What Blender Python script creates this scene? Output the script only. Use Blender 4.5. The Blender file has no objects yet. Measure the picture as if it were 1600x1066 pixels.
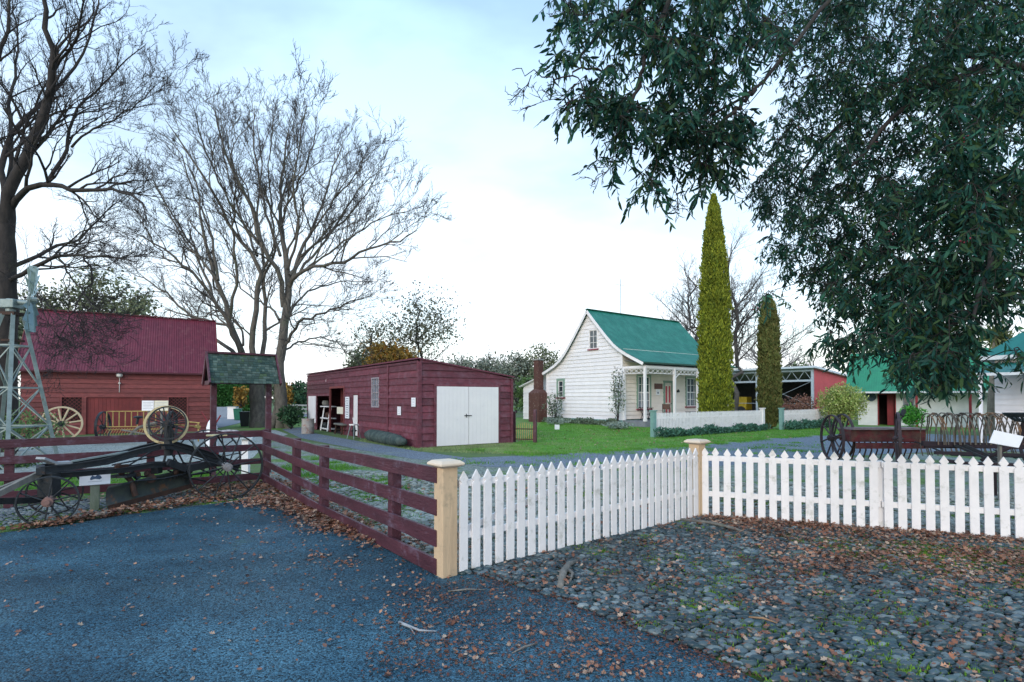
import bpy, bmesh, math, random
import numpy as np
from mathutils import Vector, Matrix
R = math.radians
rng = random.Random(11)
nr = np.random.default_rng(7)
SC = bpy.context.scene
COL = SC.collection

# ---------------------------------------------------------------- camera
CAM_H = 1.65; F = 840.0; PITCH = R(1.2); PY0 = 604.4
cam = bpy.data.cameras.new('camera'); cam_o = bpy.data.objects.new('camera', cam); COL.objects.link(cam_o)
cam.sensor_width = 36; cam.lens = 36 * F / 1600; cam.shift_y = (PY0 - 533) / 1600
cam.clip_start = 0.05; cam.clip_end = 3000
cam_o.location = (0, 0, CAM_H); cam_o.rotation_euler = (math.pi / 2 + PITCH, 0, 0)
SC.camera = cam_o
# ---------------------------------------------------------------- world, sun, exposure
SUN_EL, SUN_AZ = R(24), R(203)          # azimuth clockwise from +Y: behind the camera, a little left
w = bpy.data.worlds.new('World'); SC.world = w; w.use_nodes = True
nt = w.node_tree; nt.nodes.clear()
def N(t, ty, **kw):
    n = t.nodes.new(ty)
    for k, v in kw.items(): setattr(n, k, v)
    return n
sky = N(nt, 'ShaderNodeTexSky', sky_type='NISHITA', sun_disc=False, sun_elevation=SUN_EL, sun_rotation=SUN_AZ)
tc = N(nt, 'ShaderNodeTexCoord'); sep = N(nt, 'ShaderNodeSeparateXYZ'); nt.links.new(tc.outputs['Generated'], sep.inputs[0])
# clouds lie on a flat layer: direction divided by height
mx = N(nt, 'ShaderNodeMath', operation='MAXIMUM'); nt.links.new(sep.outputs['Z'], mx.inputs[0]); mx.inputs[1].default_value = 0.0
ad = N(nt, 'ShaderNodeMath', operation='ADD'); nt.links.new(mx.outputs[0], ad.inputs[0]); ad.inputs[1].default_value = 0.35
dv = N(nt, 'ShaderNodeVectorMath', operation='DIVIDE'); cb = N(nt, 'ShaderNodeCombineXYZ')
for i in range(3): nt.links.new(ad.outputs[0], cb.inputs[i])
nt.links.new(tc.outputs['Generated'], dv.inputs[0]); nt.links.new(cb.outputs[0], dv.inputs[1])
cn = N(nt, 'ShaderNodeTexNoise'); cn.inputs['Scale'].default_value = 1.9; cn.inputs['Detail'].default_value = 5; cn.inputs['Roughness'].default_value = .5
mpn = N(nt, 'ShaderNodeMapping'); mpn.inputs['Location'].default_value = (3.1, 1.7, 0); mpn.inputs['Scale'].default_value = (1, 1.6, 1)
nt.links.new(dv.outputs[0], mpn.inputs[0]); nt.links.new(mpn.outputs[0], cn.inputs['Vector'])
cr = N(nt, 'ShaderNodeValToRGB'); cr.color_ramp.elements[0].position = .42; cr.color_ramp.elements[0].color = (.55, .55, .55, 1)
cr.color_ramp.elements[1].position = .58; cr.color_ramp.elements[1].color = (.97, .97, .97, 1)
nt.links.new(cn.outputs['Fac'], cr.inputs[0])
# the cloud sheet itself: whiter low down, a cooler white overhead
hr = N(nt, 'ShaderNodeValToRGB'); e = hr.color_ramp.elements
e[0].position = 0.0; e[0].color = (.97, .985, 1.0, 1); e[1].position = .62; e[1].color = (.42, .66, .97, 1)
e2 = e.new(.3); e2.color = (.70, .85, .99, 1)
nt.links.new(mx.outputs[0], hr.inputs[0])
sc_ = N(nt, 'ShaderNodeVectorMath', operation='SCALE'); sc_.inputs['Scale'].default_value = 10.6; nt.links.new(hr.outputs[0], sc_.inputs[0])
bl = N(nt, 'ShaderNodeVectorMath', operation='MULTIPLY'); bl.inputs[1].default_value = (2.0, 1.9, 1.75); nt.links.new(sky.outputs[0], bl.inputs[0])
mixc = N(nt, 'ShaderNodeMix', data_type='RGBA'); nt.links.new(cr.outputs[0], mixc.inputs[0])
nt.links.new(bl.outputs[0], mixc.inputs[6]); nt.links.new(sc_.outputs[0], mixc.inputs[7])
bg = N(nt, 'ShaderNodeBackground'); bg.inputs['Strength'].default_value = .12
nt.links.new(mixc.outputs[2], bg.inputs[0]); wo = N(nt, 'ShaderNodeOutputWorld'); nt.links.new(bg.outputs[0], wo.inputs[0])
sl = bpy.data.lights.new('sun', 'SUN'); sl.energy = 1.25; sl.angle = R(25); sl.color = (1, .93, .86)
so = bpy.data.objects.new('sun', sl); COL.objects.link(so)
_sd = Vector((math.sin(SUN_AZ) * math.cos(SUN_EL), math.cos(SUN_AZ) * math.cos(SUN_EL), math.sin(SUN_EL)))
so.rotation_euler = _sd.to_track_quat('Z', 'Y').to_euler(); so.location = (-5, -8, 12)
SC.view_settings.view_transform = 'Standard'; SC.view_settings.look = 'None'
SC.view_settings.exposure = 0.3; SC.view_settings.gamma = 1.0; SC.view_settings.use_curve_mapping = False
SC.cycles.max_bounces = 5; SC.cycles.diffuse_bounces = 3; SC.cycles.glossy_bounces = 2; SC.cycles.transparent_max_bounces = 4
SC.cycles.use_denoising = True

# ---------------------------------------------------------------- picture pixel (1600 wide) -> world
def ray(px, py):
    u = (px - 800) / F; v = (PY0 - py) / F
    y = math.cos(PITCH) - v * math.sin(PITCH); z = math.sin(PITCH) + v * math.cos(PITCH)
    return u / y, z / y
def W(px, py, Y):
    a, b = ray(px, py); return Vector((a * Y, Y, CAM_H + b * Y))
def G(px, py, z=0.0):
    a, b = ray(px, py); Y = (z - CAM_H) / b; return Vector((a * Y, Y, z))
def line(o, d, px, py=622):
    """distance along ground line o + s*d seen at column px, and the height seen at row py there"""
    a, b = ray(px, py); s = (a * o[1] - o[0]) / (d[0] - a * d[1]); Y = o[1] + s * d[1]
    return s, CAM_H + b * Y

# ---------------------------------------------------------------- materials
MATS = {}
def mat(name, c1, c2=None, scale=6, rough=.75, bump=0, bscale=60, island=0, spec=.35, metal=0, c3=None, t3=.6, s3=2, stretch=(1, 1, 1), nodetail=False, soft3=.06):
    if name in MATS: return MATS[name]
    m = bpy.data.materials.new(name); m.use_nodes = True; t = m.node_tree; b = t.nodes['Principled BSDF']
    b.inputs['Roughness'].default_value = rough; b.inputs['Specular IOR Level'].default_value = spec; b.inputs['Metallic'].default_value = metal
    co = N(t, 'ShaderNodeTexCoord'); mp = N(t, 'ShaderNodeMapping'); mp.inputs['Scale'].default_value = stretch
    t.links.new(co.outputs['Object'], mp.inputs[0])
    c2 = c2 or tuple(x * .75 for x in c1)
    no = N(t, 'ShaderNodeTexNoise'); no.inputs['Scale'].default_value = scale; no.inputs['Detail'].default_value = 6; no.inputs['Roughness'].default_value = .65
    t.links.new(mp.outputs[0], no.inputs['Vector'])
    rp = N(t, 'ShaderNodeValToRGB'); rp.color_ramp.elements[0].position = .36; rp.color_ramp.elements[1].position = .64
    rp.color_ramp.elements[0].color = (*c1, 1); rp.color_ramp.elements[1].color = (*c2, 1)
    t.links.new(no.outputs['Fac'], rp.inputs[0]); out = rp.outputs[0]
    if c3:
        n3 = N(t, 'ShaderNodeTexNoise'); n3.inputs['Scale'].default_value = s3; n3.inputs['Detail'].default_value = 8; n3.inputs['Roughness'].default_value = .7
        t.links.new(co.outputs['Object'], n3.inputs['Vector'])
        r3 = N(t, 'ShaderNodeMapRange'); r3.inputs[1].default_value = t3 - soft3; r3.inputs[2].default_value = t3 + soft3; t.links.new(n3.outputs['Fac'], r3.inputs[0])
        m3 = N(t, 'ShaderNodeMix', data_type='RGBA'); t.links.new(r3.outputs[0], m3.inputs[0]); t.links.new(out, m3.inputs[6]); m3.inputs[7].default_value = (*c3, 1); out = m3.outputs[2]
    if island:
        g = N(t, 'ShaderNodeNewGeometry'); mr = N(t, 'ShaderNodeMapRange'); mr.inputs[3].default_value = 1 - island; mr.inputs[4].default_value = 1 + island
        t.links.new(g.outputs['Random Per Island'], mr.inputs[0]); hv = N(t, 'ShaderNodeVectorMath', operation='SCALE')
        t.links.new(out, hv.inputs[0]); t.links.new(mr.outputs[0], hv.inputs['Scale']); out = hv.outputs[0]
    t.links.new(out, b.inputs['Base Color'])
    if bump:
        nb = N(t, 'ShaderNodeTexNoise'); nb.inputs['Scale'].default_value = bscale; nb.inputs['Detail'].default_value = 4; t.links.new(mp.outputs[0], nb.inputs['Vector'])
        bu = N(t, 'ShaderNodeBump'); bu.inputs['Strength'].default_value = bump; bu.inputs['Distance'].default_value = .02
        t.links.new(nb.outputs['Fac'], bu.inputs['Height']); t.links.new(bu.outputs[0], b.inputs['Normal'])
    MATS[name] = m; return m
def chips(m, scale, lo, hi, bump=.8):
    """embedded stone chips: each cell of a fine cell pattern has its own tone and height"""
    t = m.node_tree; b = t.nodes['Principled BSDF']; co = N(t, 'ShaderNodeTexCoord'); vo = N(t, 'ShaderNodeTexVoronoi'); vo.inputs['Scale'].default_value = scale; t.links.new(co.outputs['Object'], vo.inputs['Vector'])
    sp_ = N(t, 'ShaderNodeSeparateColor'); t.links.new(vo.outputs['Color'], sp_.inputs[0]); mr = N(t, 'ShaderNodeMapRange'); mr.inputs[3].default_value = lo; mr.inputs[4].default_value = hi; t.links.new(sp_.outputs[0], mr.inputs[0])
    src = b.inputs['Base Color'].links[0].from_socket; hv = N(t, 'ShaderNodeVectorMath', operation='SCALE'); t.links.new(src, hv.inputs[0]); t.links.new(mr.outputs[0], hv.inputs['Scale']); t.links.new(hv.outputs[0], b.inputs['Base Color'])
    m2 = N(t, 'ShaderNodeMath', operation='SUBTRACT'); m2.inputs[0].default_value = 1; t.links.new(vo.outputs['Distance'], m2.inputs[1]); ad_ = N(t, 'ShaderNodeMath', operation='MULTIPLY'); t.links.new(m2.outputs[0], ad_.inputs[0]); t.links.new(sp_.outputs[1], ad_.inputs[1])
    bu = N(t, 'ShaderNodeBump'); bu.inputs['Strength'].default_value = bump; bu.inputs['Distance'].default_value = .012; t.links.new(ad_.outputs[0], bu.inputs['Height']); t.links.new(bu.outputs[0], b.inputs['Normal'])
def palette(name, cols, rough=.7, spec=.3, noise=.25, trans=0):
    """colour picked at random for each separate piece of the mesh"""
    m = bpy.data.materials.new(name); m.use_nodes = True; t = m.node_tree; b = t.nodes['Principled BSDF']
    b.inputs['Roughness'].default_value = rough; b.inputs['Specular IOR Level'].default_value = spec
    g = N(t, 'ShaderNodeNewGeometry'); rp = N(t, 'ShaderNodeValToRGB'); rp.color_ramp.interpolation = 'LINEAR'
    while len(rp.color_ramp.elements) < len(cols): rp.color_ramp.elements.new(.5)
    for i, c in enumerate(cols):
        rp.color_ramp.elements[i].position = i / (len(cols) - 1); rp.color_ramp.elements[i].color = (*c, 1)
    t.links.new(g.outputs['Random Per Island'], rp.inputs[0])
    no = N(t, 'ShaderNodeTexNoise'); no.inputs['Scale'].default_value = 1.3; no.inputs['Detail'].default_value = 3
    co = N(t, 'ShaderNodeTexCoord'); t.links.new(co.outputs['Object'], no.inputs['Vector'])
    mr = N(t, 'ShaderNodeMapRange'); mr.inputs[1].default_value = .3; mr.inputs[2].default_value = .7; mr.inputs[3].default_value = 1 - noise; mr.inputs[4].default_value = 1 + noise
    t.links.new(no.outputs['Fac'], mr.inputs[0]); hv = N(t, 'ShaderNodeVectorMath', operation='SCALE')
    t.links.new(rp.outputs[0], hv.inputs[0]); t.links.new(mr.outputs[0], hv.inputs['Scale']); t.links.new(hv.outputs[0], b.inputs['Base Color'])
    if trans:
        tr = N(t, 'ShaderNodeBsdfTranslucent'); t.links.new(hv.outputs[0], tr.inputs[0]); ms = N(t, 'ShaderNodeMixShader'); ms.inputs[0].default_value = trans
        t.links.new(b.outputs[0], ms.inputs[1]); t.links.new(tr.outputs[0], ms.inputs[2]); t.links.new(ms.outputs[0], t.nodes['Material Output'].inputs[0])
    MATS[name] = m; return m

red_rail = mat('red_rail_paint', (.098, .031, .045), (.06, .02, .03), scale=7, rough=.5, bump=.4, bscale=50, island=.25, stretch=(.25, 1, 1), c3=(.15, .10, .14), t3=.62, s3=5, soft3=.08)
red_board = mat('shed_red_paint', (.155, .038, .055), (.095, .025, .037), scale=3, rough=.6, bump=.35, bscale=40, island=.3, stretch=(1, 1, 4), c3=(.17, .085, .11), t3=.62, s3=3.5, soft3=.14)
barn_board = mat('barn_red_paint', (.2, .052, .05), (.13, .035, .036), scale=3, rough=.65, bump=.3, island=.28, stretch=(1, 1, 3), c3=(.1, .03, .035), t3=.68, s3=2)
barn_roof_m = mat('barn_roof_iron', (.15, .026, .045), (.105, .019, .034), scale=1.6, rough=.5, bump=.1, c3=(.16, .05, .06), t3=.6, s3=3, stretch=(3, 1, 1))
cream = mat('cream_post_paint', (.6, .44, .28), (.5, .36, .23), scale=7, rough=.6, bump=.3, bscale=40, stretch=(1, 1, .15), c3=(.36, .28, .19), t3=.63, s3=7, soft3=.1)
cream_cap = mat('cream_cap_paint', (.72, .6, .46), (.66, .55, .43), scale=6, rough=.6, bump=.1, c3=(.4, .36, .28), t3=.7, s3=12)
white_picket = mat('white_picket_paint', (.82, .80, .80), (.75, .735, .74), scale=5, rough=.5, bump=.12, bscale=50, island=.05, c3=(.5, .5, .46), t3=.64, s3=6, soft3=.08)
white_board = mat('white_board_paint', (.84, .82, .84), (.77, .755, .78), scale=2.5, rough=.55, bump=.08, island=.06, c3=(.5, .51, .5), t3=.74, s3=3)
white_door = mat('white_door_paint', (.8, .78, .78), (.76, .74, .75), scale=2, rough=.45, bump=.05, c3=(.62, .6, .6), t3=.72, s3=4)
green_roof = mat('green_roof_iron', (.009, .15, .105), (.007, .115, .083), scale=1.4, rough=.42, bump=.08, c3=(.03, .2, .15), t3=.56, s3=1.6, soft3=.12, stretch=(4, 1, 1))
bright_green_roof = mat('light_green_roof_iron', (.022, .23, .11), (.015, .18, .09), scale=1.4, rough=.45)
green_paint = mat('sage_green_paint', (.25, .36, .29), (.2, .3, .25), scale=4, rough=.6, bump=.1)
teal_paint = mat('teal_green_paint', (.2, .36, .33), (.16, .3, .28), scale=4, rough=.6, bump=.1)
glass_m = mat('window_glass', (.02, .028, .035), (.05, .07, .085), scale=1.5, rough=.06, spec=.9)
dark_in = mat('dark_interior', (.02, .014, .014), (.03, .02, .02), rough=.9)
iron = mat('old_black_iron', (.02, .026, .032), (.035, .04, .045), scale=9, rough=.5, bump=.3, bscale=50, metal=.35, c3=(.08, .045, .03), t3=.66, s3=8)
rust = mat('rusty_iron', (.085, .045, .032), (.045, .03, .026), scale=8, rough=.8, bump=.3, metal=.2)
galv = mat('galvanised_steel', (.27, .33, .33), (.18, .23, .23), scale=5, rough=.5, metal=.4, c3=(.14, .12, .1), t3=.66, s3=4)
wood_grey = mat('weathered_timber', (.2, .19, .17), (.12, .12, .11), scale=12, rough=.85, bump=.4, stretch=(1, 1, .2), c3=(.07, .1, .05), t3=.64, s3=5)
plank_grey = mat('pale_weathered_plank', (.34, .36, .38), (.24, .26, .28), scale=12, rough=.8, bump=.3)
sign_white = mat('white_sign_board', (.82, .83, .86), (.78, .79, .83), scale=4, rough=.4)
sign_cream = mat('cream_sign_board', (.78, .74, .6), (.74, .7, .56), scale=4, rough=.5)
ink = mat('printed_ink', (.07, .12, .2), (.05, .08, .14), rough=.6)
yellow = mat('old_yellow_paint', (.5, .36, .12), (.38, .27, .09), scale=10, rough=.6, bump=.2, c3=(.16, .08, .04), t3=.6, s3=9)
cream_yellow = mat('cream_yellow_paint', (.6, .5, .27), (.5, .42, .24), scale=10, rough=.6, bump=.2, c3=(.2, .13, .08), t3=.62, s3=9)
bark_m = mat('grey_brown_bark', (.15, .135, .115), (.075, .068, .06), scale=7, rough=.9, bump=.8, bscale=14, stretch=(1, 1, .35), c3=(.09, .1, .065), t3=.6, s3=1.5)
bark_dark = mat('dark_bark', (.04, .034, .032), (.02, .018, .018), scale=7, rough=.9, bump=.8, bscale=14, stretch=(1, 1, .35), c3=(.06, .06, .04), t3=.62, s3=1.5)
twig_m = mat('twig_bark', (.04, .034, .036), (.025, .022, .025), scale=3, rough=.9)
twig_pale = mat('pale_twig_bark', (.10, .092, .09), (.07, .066, .066), scale=3, rough=.9)
brick = mat('old_red_brick', (.13, .055, .045), (.08, .042, .038), scale=14, rough=.85, bump=.4, bscale=30, c3=(.25, .2, .17), t3=.62, s3=8)
maroon = mat('maroon_door_paint', (.22, .015, .022), (.16, .012, .018), scale=4, rough=.5)

# ---------------------------------------------------------------- scene tree
def tag(o, label=None, cat=None, group=None, kind=None):
    for k, v in (('label', label), ('category', cat), ('group', group), ('kind', kind)):
        if v: o[k] = v
    return o
def thing(name, label, cat, loc, ang=0, group=None):
    o = bpy.data.objects.new(name, None); COL.objects.link(o); o.location = loc; o.rotation_euler = (0, 0, ang); o.empty_display_size = .2
    return tag(o, label, cat, group)
def inv(root):
    return (Matrix.Translation(root.location) @ Matrix.Rotation(root.rotation_euler[2], 4, 'Z')).inverted()
def top(o):
    while o.parent: o = o.parent
    return o
def link(me, name, m, root=None, smooth=False, bevel=0):
    o = bpy.data.objects.new(name, me); COL.objects.link(o)
    if m: me.materials.append(m)
    if root: o.parent = root
    if smooth: me.polygons.foreach_set('use_smooth', np.ones(len(me.polygons), bool))
    if bevel:
        b = o.modifiers.new('bevel', 'BEVEL'); b.width = bevel; b.segments = 2; b.limit_method = 'ANGLE'
    return o
def np_mesh(name, V, Fc, m, root=None, smooth=False, world=True):
    V = np.asarray(V, np.float64); Fc = np.asarray(Fc, np.int32)
    if root is not None and world:
        M = np.array(inv(top(root))); V = V @ M[:3, :3].T + M[:3, 3]
    me = bpy.data.meshes.new(name); k = Fc.shape[1]
    me.vertices.add(len(V)); me.vertices.foreach_set('co', V.astype(np.float32).ravel())
    me.loops.add(Fc.size); me.loops.foreach_set('vertex_index', Fc.ravel())
    me.polygons.add(len(Fc)); me.polygons.foreach_set('loop_start', np.arange(0, Fc.size, k, dtype=np.int32))
    me.update(calc_edges=True); me.validate()
    return link(me, name, m, root, smooth)
def copy_tree(o, parent=None):
    c = o.copy(); COL.objects.link(c); c.parent = parent
    for ch in [x for x in bpy.data.objects if x.parent == o]: copy_tree(ch, c)
    return c

class MB:
    def __init__(s, mp=None): s.v = []; s.f = []; s.mp = mp
    def add(s, pts, faces):
        b = len(s.v)
        for p in pts: s.v.append(tuple(s.mp(*p)) if s.mp else tuple(p))
        s.f += [tuple(b + i for i in f) for f in faces]
    def box(s, a0, a1, b0, b1, c0, c1):
        s.add([(a0, b0, c0), (a1, b0, c0), (a1, b1, c0), (a0, b1, c0), (a0, b0, c1), (a1, b0, c1), (a1, b1, c1), (a0, b1, c1)],
              [(0, 3, 2, 1), (4, 5, 6, 7), (0, 1, 5, 4), (1, 2, 6, 5), (2, 3, 7, 6), (3, 0, 4, 7)])
    def poly(s, pts): s.add(pts, [tuple(range(len(pts)))])
    def prism(s, pts, off):
        n = len(pts); q = [tuple(p[i] + off[i] for i in range(3)) for p in pts]
        s.add(list(pts) + q, [tuple(range(n))[::-1], tuple(range(n, 2 * n))] + [(i, (i + 1) % n, n + (i + 1) % n, n + i) for i in range(n)])
    def beam(s, p, q, w, h, up=(0, 0, 1)):
        p, q, up = Vector(p), Vector(q), Vector(up); d = (q - p).normalized()
        if abs(d.dot(up)) > .99: up = Vector((1, 0, 0))
        x = d.cross(up).normalized() * w / 2; y = x.normalized().cross(d) * h / 2
        c = [p - x - y, p + x - y, p + x + y, p - x + y]; e_ = [a + (q - p) for a in c]
        s.add([tuple(a) for a in c + e_], [(0, 1, 2, 3), (7, 6, 5, 4), (0, 4, 5, 1), (1, 5, 6, 2), (2, 6, 7, 3), (3, 7, 4, 0)])
    def path(s, pts, w, h, up=(0, 0, 1)):
        for a, b in zip(pts, pts[1:]): s.beam(a, b, w, h, up)
    def tube(s, pts, r, n=8, cap=True):
        pts = [Vector(p) for p in pts]; K = len(pts); rr = r if isinstance(r, (list, tuple)) else [r] * K
        t0 = (pts[-1] - pts[0]).normalized() if (pts[-1] - pts[0]).length > 1e-6 else Vector((0, 0, 1)); ref = Vector((1, 0, 0)) if abs(t0.z) > .8 else Vector((0, 0, 1))
        V = []
        for i, p in enumerate(pts):
            t = (pts[min(i + 1, K - 1)] - pts[max(i - 1, 0)]).normalized(); u = t.cross(ref)
            if u.length < 1e-4: u = t.cross(Vector((0, 1, 0)))
            u.normalize(); v = t.cross(u)
            for j in range(n):
                a = 2 * math.pi * j / n; V.append(tuple(p + (u * math.cos(a) + v * math.sin(a)) * rr[i]))
        Fs = [(i * n + j, i * n + (j + 1) % n, (i + 1) * n + (j + 1) % n, (i + 1) * n + j) for i in range(K - 1) for j in range(n)]
        if cap: Fs += [tuple(range(n))[::-1], tuple(range((K - 1) * n, K * n))]
        s.add(V, Fs)
    def cyl(s, p, q, r, n=12, r2=None): s.tube([p, q], [r, r if r2 is None else r2], n)
    def ring(s, c, ax, Rad, w, th, n=40, a0=0, a1=2 * math.pi):
        """rim: w along the axle, th across the tread"""
        c, ax = Vector(c), Vector(ax).normalized(); u = ax.cross(Vector((0, 0, 1))).normalized(); v = u.cross(ax); V = []; Fs = []
        full = abs(a1 - a0 - 2 * math.pi) < 1e-6; K = n if full else n + 1
        for i in range(K):
            a = a0 + (a1 - a0) * i / n; d = u * math.cos(a) + v * math.sin(a)
            for rr, ww in ((Rad, -w / 2), (Rad, w / 2), (Rad - th, w / 2), (Rad - th, -w / 2)): V.append(tuple(c + d * rr + ax * ww))
        for i in range(n):
            j = (i + 1) % K
            for k in range(4): Fs.append((i * 4 + k, i * 4 + (k + 1) % 4, j * 4 + (k + 1) % 4, j * 4 + k))
        s.add(V, Fs)
    def ball(s, c, rx, ry=None, rz=None, n=10, m=7):
        ry = ry or rx; rz = rz or rx; V = [(c[0], c[1], c[2] + rz)]
        for i in range(1, m):
            p = math.pi * i / m
            for j in range(n): a = 2 * math.pi * j / n; V.append((c[0] + rx * math.sin(p) * math.cos(a), c[1] + ry * math.sin(p) * math.sin(a), c[2] + rz * math.cos(p)))
        V.append((c[0], c[1], c[2] - rz)); L = len(V) - 1
        Fs = [(0, 1 + j, 1 + (j + 1) % n) for j in range(n)]
        for i in range(m - 2):
            for j in range(n): a = 1 + i * n; Fs.append((a + j, a + n + j, a + n + (j + 1) % n, a + (j + 1) % n))
        a = 1 + (m - 2) * n; Fs += [(L, a + (j + 1) % n, a + j) for j in range(n)]
        s.add(V, Fs)
    def lathe(s, c, prof, n=20):
        V = []; K = len(prof)
        for r, z in prof:
            for j in range(n): a = 2 * math.pi * j / n; V.append((c[0] + r * math.cos(a), c[1] + r * math.sin(a), c[2] + z))
        Fs = [(i * n + j, i * n + (j + 1) % n, (i + 1) * n + (j + 1) % n, (i + 1) * n + j) for i in range(K - 1) for j in range(n)]
        Fs += [tuple(range(n))[::-1], tuple(range((K - 1) * n, K * n))]; s.add(V, Fs)
    def build(s, name, m, root=None, world=False, smooth=False, bevel=0, label=None):
        me = bpy.data.meshes.new(name); V = s.v
        if world and root is not None:
            M = inv(top(root)); V = [tuple(M @ Vector(p)) for p in V]
        me.from_pydata(V, [], s.f); me.update()
        if len(s.f) < 60000:
            bm = bmesh.new(); bm.from_mesh(me); bmesh.ops.recalc_face_normals(bm, faces=bm.faces); bm.to_mesh(me); bm.free()
        o = link(me, name, m, root, smooth, bevel)
        if label: o['label'] = label
        return o

def wheel(root, c, ax, Rad, ns, m, w=.05, th=.03, hub=.07, sr=.012, hublen=.16, mrim=None, world=True, name='wheel', hm=None):
    c = Vector(c); ax = Vector(ax).normalized(); mb = MB(); mb.ring(c, ax, Rad, w, th); r = mb.build(name, mrim or m, root, world=world)
    h = MB(); h.cyl(c - ax * hublen / 2, c + ax * hublen / 2, hub, 12); h.cyl(c - ax * hublen * .7, c + ax * hublen * .7, hub * .5, 10); h.build('hub', hm or m, r, world=world)
    u = ax.cross(Vector((0, 0, 1))).normalized(); v = u.cross(ax)
    for k in range(ns):
        a = 2 * math.pi * (k + .3) / ns; d = u * math.cos(a) + v * math.sin(a); sp = MB()
        sp.cyl(c + d * hub * .8 + ax * (.03 if k % 2 else -.03), c + d * (Rad - th * .5), sr, 6); sp.build('spoke', m, r, world=world)
    return r

# ---------------------------------------------------------------- numpy scattering
def tubes_np(P, Rr, n):
    """P (N,K,3) polylines, Rr (N,K) radii -> verts, quad faces"""
    Nn, K, _ = P.shape; T = np.gradient(P, axis=1); T /= np.linalg.norm(T, axis=2, keepdims=True) + 1e-9
    tm = P[:, -1] - P[:, 0]; tm /= np.linalg.norm(tm, axis=1, keepdims=True) + 1e-9
    ref = np.where(np.abs(tm[:, 2:3]) > .75, np.array([[1., 0, 0]]), np.array([[0, 0, 1.]]))[:, None, :]
    U = np.cross(T, ref); U /= np.linalg.norm(U, axis=2, keepdims=True) + 1e-9; Vv = np.cross(T, U)
    a = 2 * np.pi * np.arange(n) / n
    ring = P[:, :, None, :] + Rr[:, :, None, None] * (U[:, :, None, :] * np.cos(a)[None, None, :, None] + Vv[:, :, None, :] * np.sin(a)[None, None, :, None])
    base = (np.arange(Nn) * K * n)[:, None, None]; i = np.arange(K - 1)[None, :, None] * n; j = np.arange(n)[None, None, :]; j2 = (j + 1) % n
    Fc = np.stack([base + i + j, base + i + j2, base + i + n + j2, base + i + n + j], axis=-1).reshape(-1, 4)
    return ring.reshape(-1, 3), Fc
def join_np(parts):
    V = []; Fc = []; b = 0
    for v, f in parts: V.append(v); Fc.append(f + b); b += len(v)
    return np.concatenate(V), np.concatenate(Fc)
def scatter(tv, tf, pos, X, Y, Z, S):
    """instances of template tv with axes X,Y,Z (N,3) and scale S (N,3)"""
    V = pos[:, None, :] + tv[None, :, 0:1] * S[:, None, 0:1] * X[:, None, :] + tv[None, :, 1:2] * S[:, None, 1:2] * Y[:, None, :] + tv[None, :, 2:3] * S[:, None, 2:3] * Z[:, None, :]
    Fc = (np.arange(len(pos)) * len(tv))[:, None, None] + tf[None]
    return V.reshape(-1, 3), Fc.reshape(-1, tf.shape[1])
def nrm(a): return a / (np.linalg.norm(a, axis=-1, keepdims=True) + 1e-9)
def axes_from(D, g):
    D = nrm(D); r = g.normal(size=D.shape); Yv = nrm(np.cross(D, r)); return D, Yv, np.cross(D, Yv)
def inpoly(P, poly):
    x, y = P[:, 0], P[:, 1]; c = np.zeros(len(P), bool); n = len(poly); j = n - 1
    for i in range(n):
        xi, yi = poly[i][0], poly[i][1]; xj, yj = poly[j][0], poly[j][1]
        c ^= ((yi > y) != (yj > y)) & (x < (xj - xi) * (y - yi) / (yj - yi + 1e-12) + xi); j = i
    return c
def fill(poly, n, g=nr):
    a = np.array([[p[0], p[1]] for p in poly]); lo, hi = a.min(0), a.max(0); out = []
    while sum(map(len, out)) < n:
        q = lo + (hi - lo) * g.random((n * 2, 2)); out.append(q[inpoly(q, a)])
    return np.concatenate(out)[:n]
LEAF_V = np.array([[0, 0, 0], [.3, .5, .06], [.3, -.5, .06], [.7, .4, .02], [.7, -.4, .02], [1, 0, -.1]]); LEAF_F = np.array([[0, 2, 1], [1, 2, 4], [1, 4, 3], [3, 4, 5]])
OAK_V = np.array([[0, 0, 0], [.2, .18, .05], [.35, .5, .16], [.5, .22, .03], [.68, .46, .2], [.8, .18, .08], [1, 0, .18], [.8, -.18, .06], [.68, -.46, .17], [.5, -.22, .02], [.35, -.5, .2], [.2, -.18, .06], [.5, 0, -.02]])
OAK_F = np.array([[12, i, (i + 1) % 12] for i in range(12)])
BLADE_V = np.array([[-.5, 0, 0], [.5, 0, 0], [0, 0, 1.0]]); BLADE_F = np.array([[0, 1, 2]])
CARD_V = np.array([[0, -.5, 0], [.5, -.35, .1], [1, 0, 0], [.5, .4, .08], [0, .4, 0]]); CARD_F = np.array([[0, 1, 3], [0, 3, 4], [1, 2, 3]])
# ================================================================ the ground
def sheet(name, pts, z, m, thick=0.0, kind='structure'):
    mb = MB(); mb.poly([(p[0], p[1], z) for p in pts]); o = mb.build(name, m); return tag(o, kind=kind)
asphalt_m = mat('wet_asphalt', (.021, .062, .092), (.011, .038, .06), scale=30, rough=.6, bump=.9, bscale=110, c3=(.042, .098, .132), t3=.53, s3=.7, spec=.22, soft3=.12)  # paler patches: reflective sheen of wet areas put into the colour
ground_m = mat('ground_grass', (.10, .17, .05), (.07, .12, .04), scale=2.5, rough=.95, bump=.5, bscale=30, c3=(.17, .18, .14), t3=.58, s3=.35)
yard_m = mat('mossy_pebble_yard', (.24, .27, .24), (.12, .15, .13), scale=16, rough=.9, bump=.9, bscale=45, c3=(.09, .17, .04), t3=.54, s3=.9, soft3=.05)
gravel_m = mat('blue_gravel', (.17, .205, .25), (.11, .14, .175), scale=24, rough=.9, bump=.7, bscale=70, c3=(.2, .23, .2), t3=.62, s3=.7)
pale_gravel = mat('pale_gravel', (.34, .37, .35), (.24, .27, .26), scale=20, rough=.9, bump=.7, bscale=60, c3=(.15, .22, .1), t3=.64, s3=.8)
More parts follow.
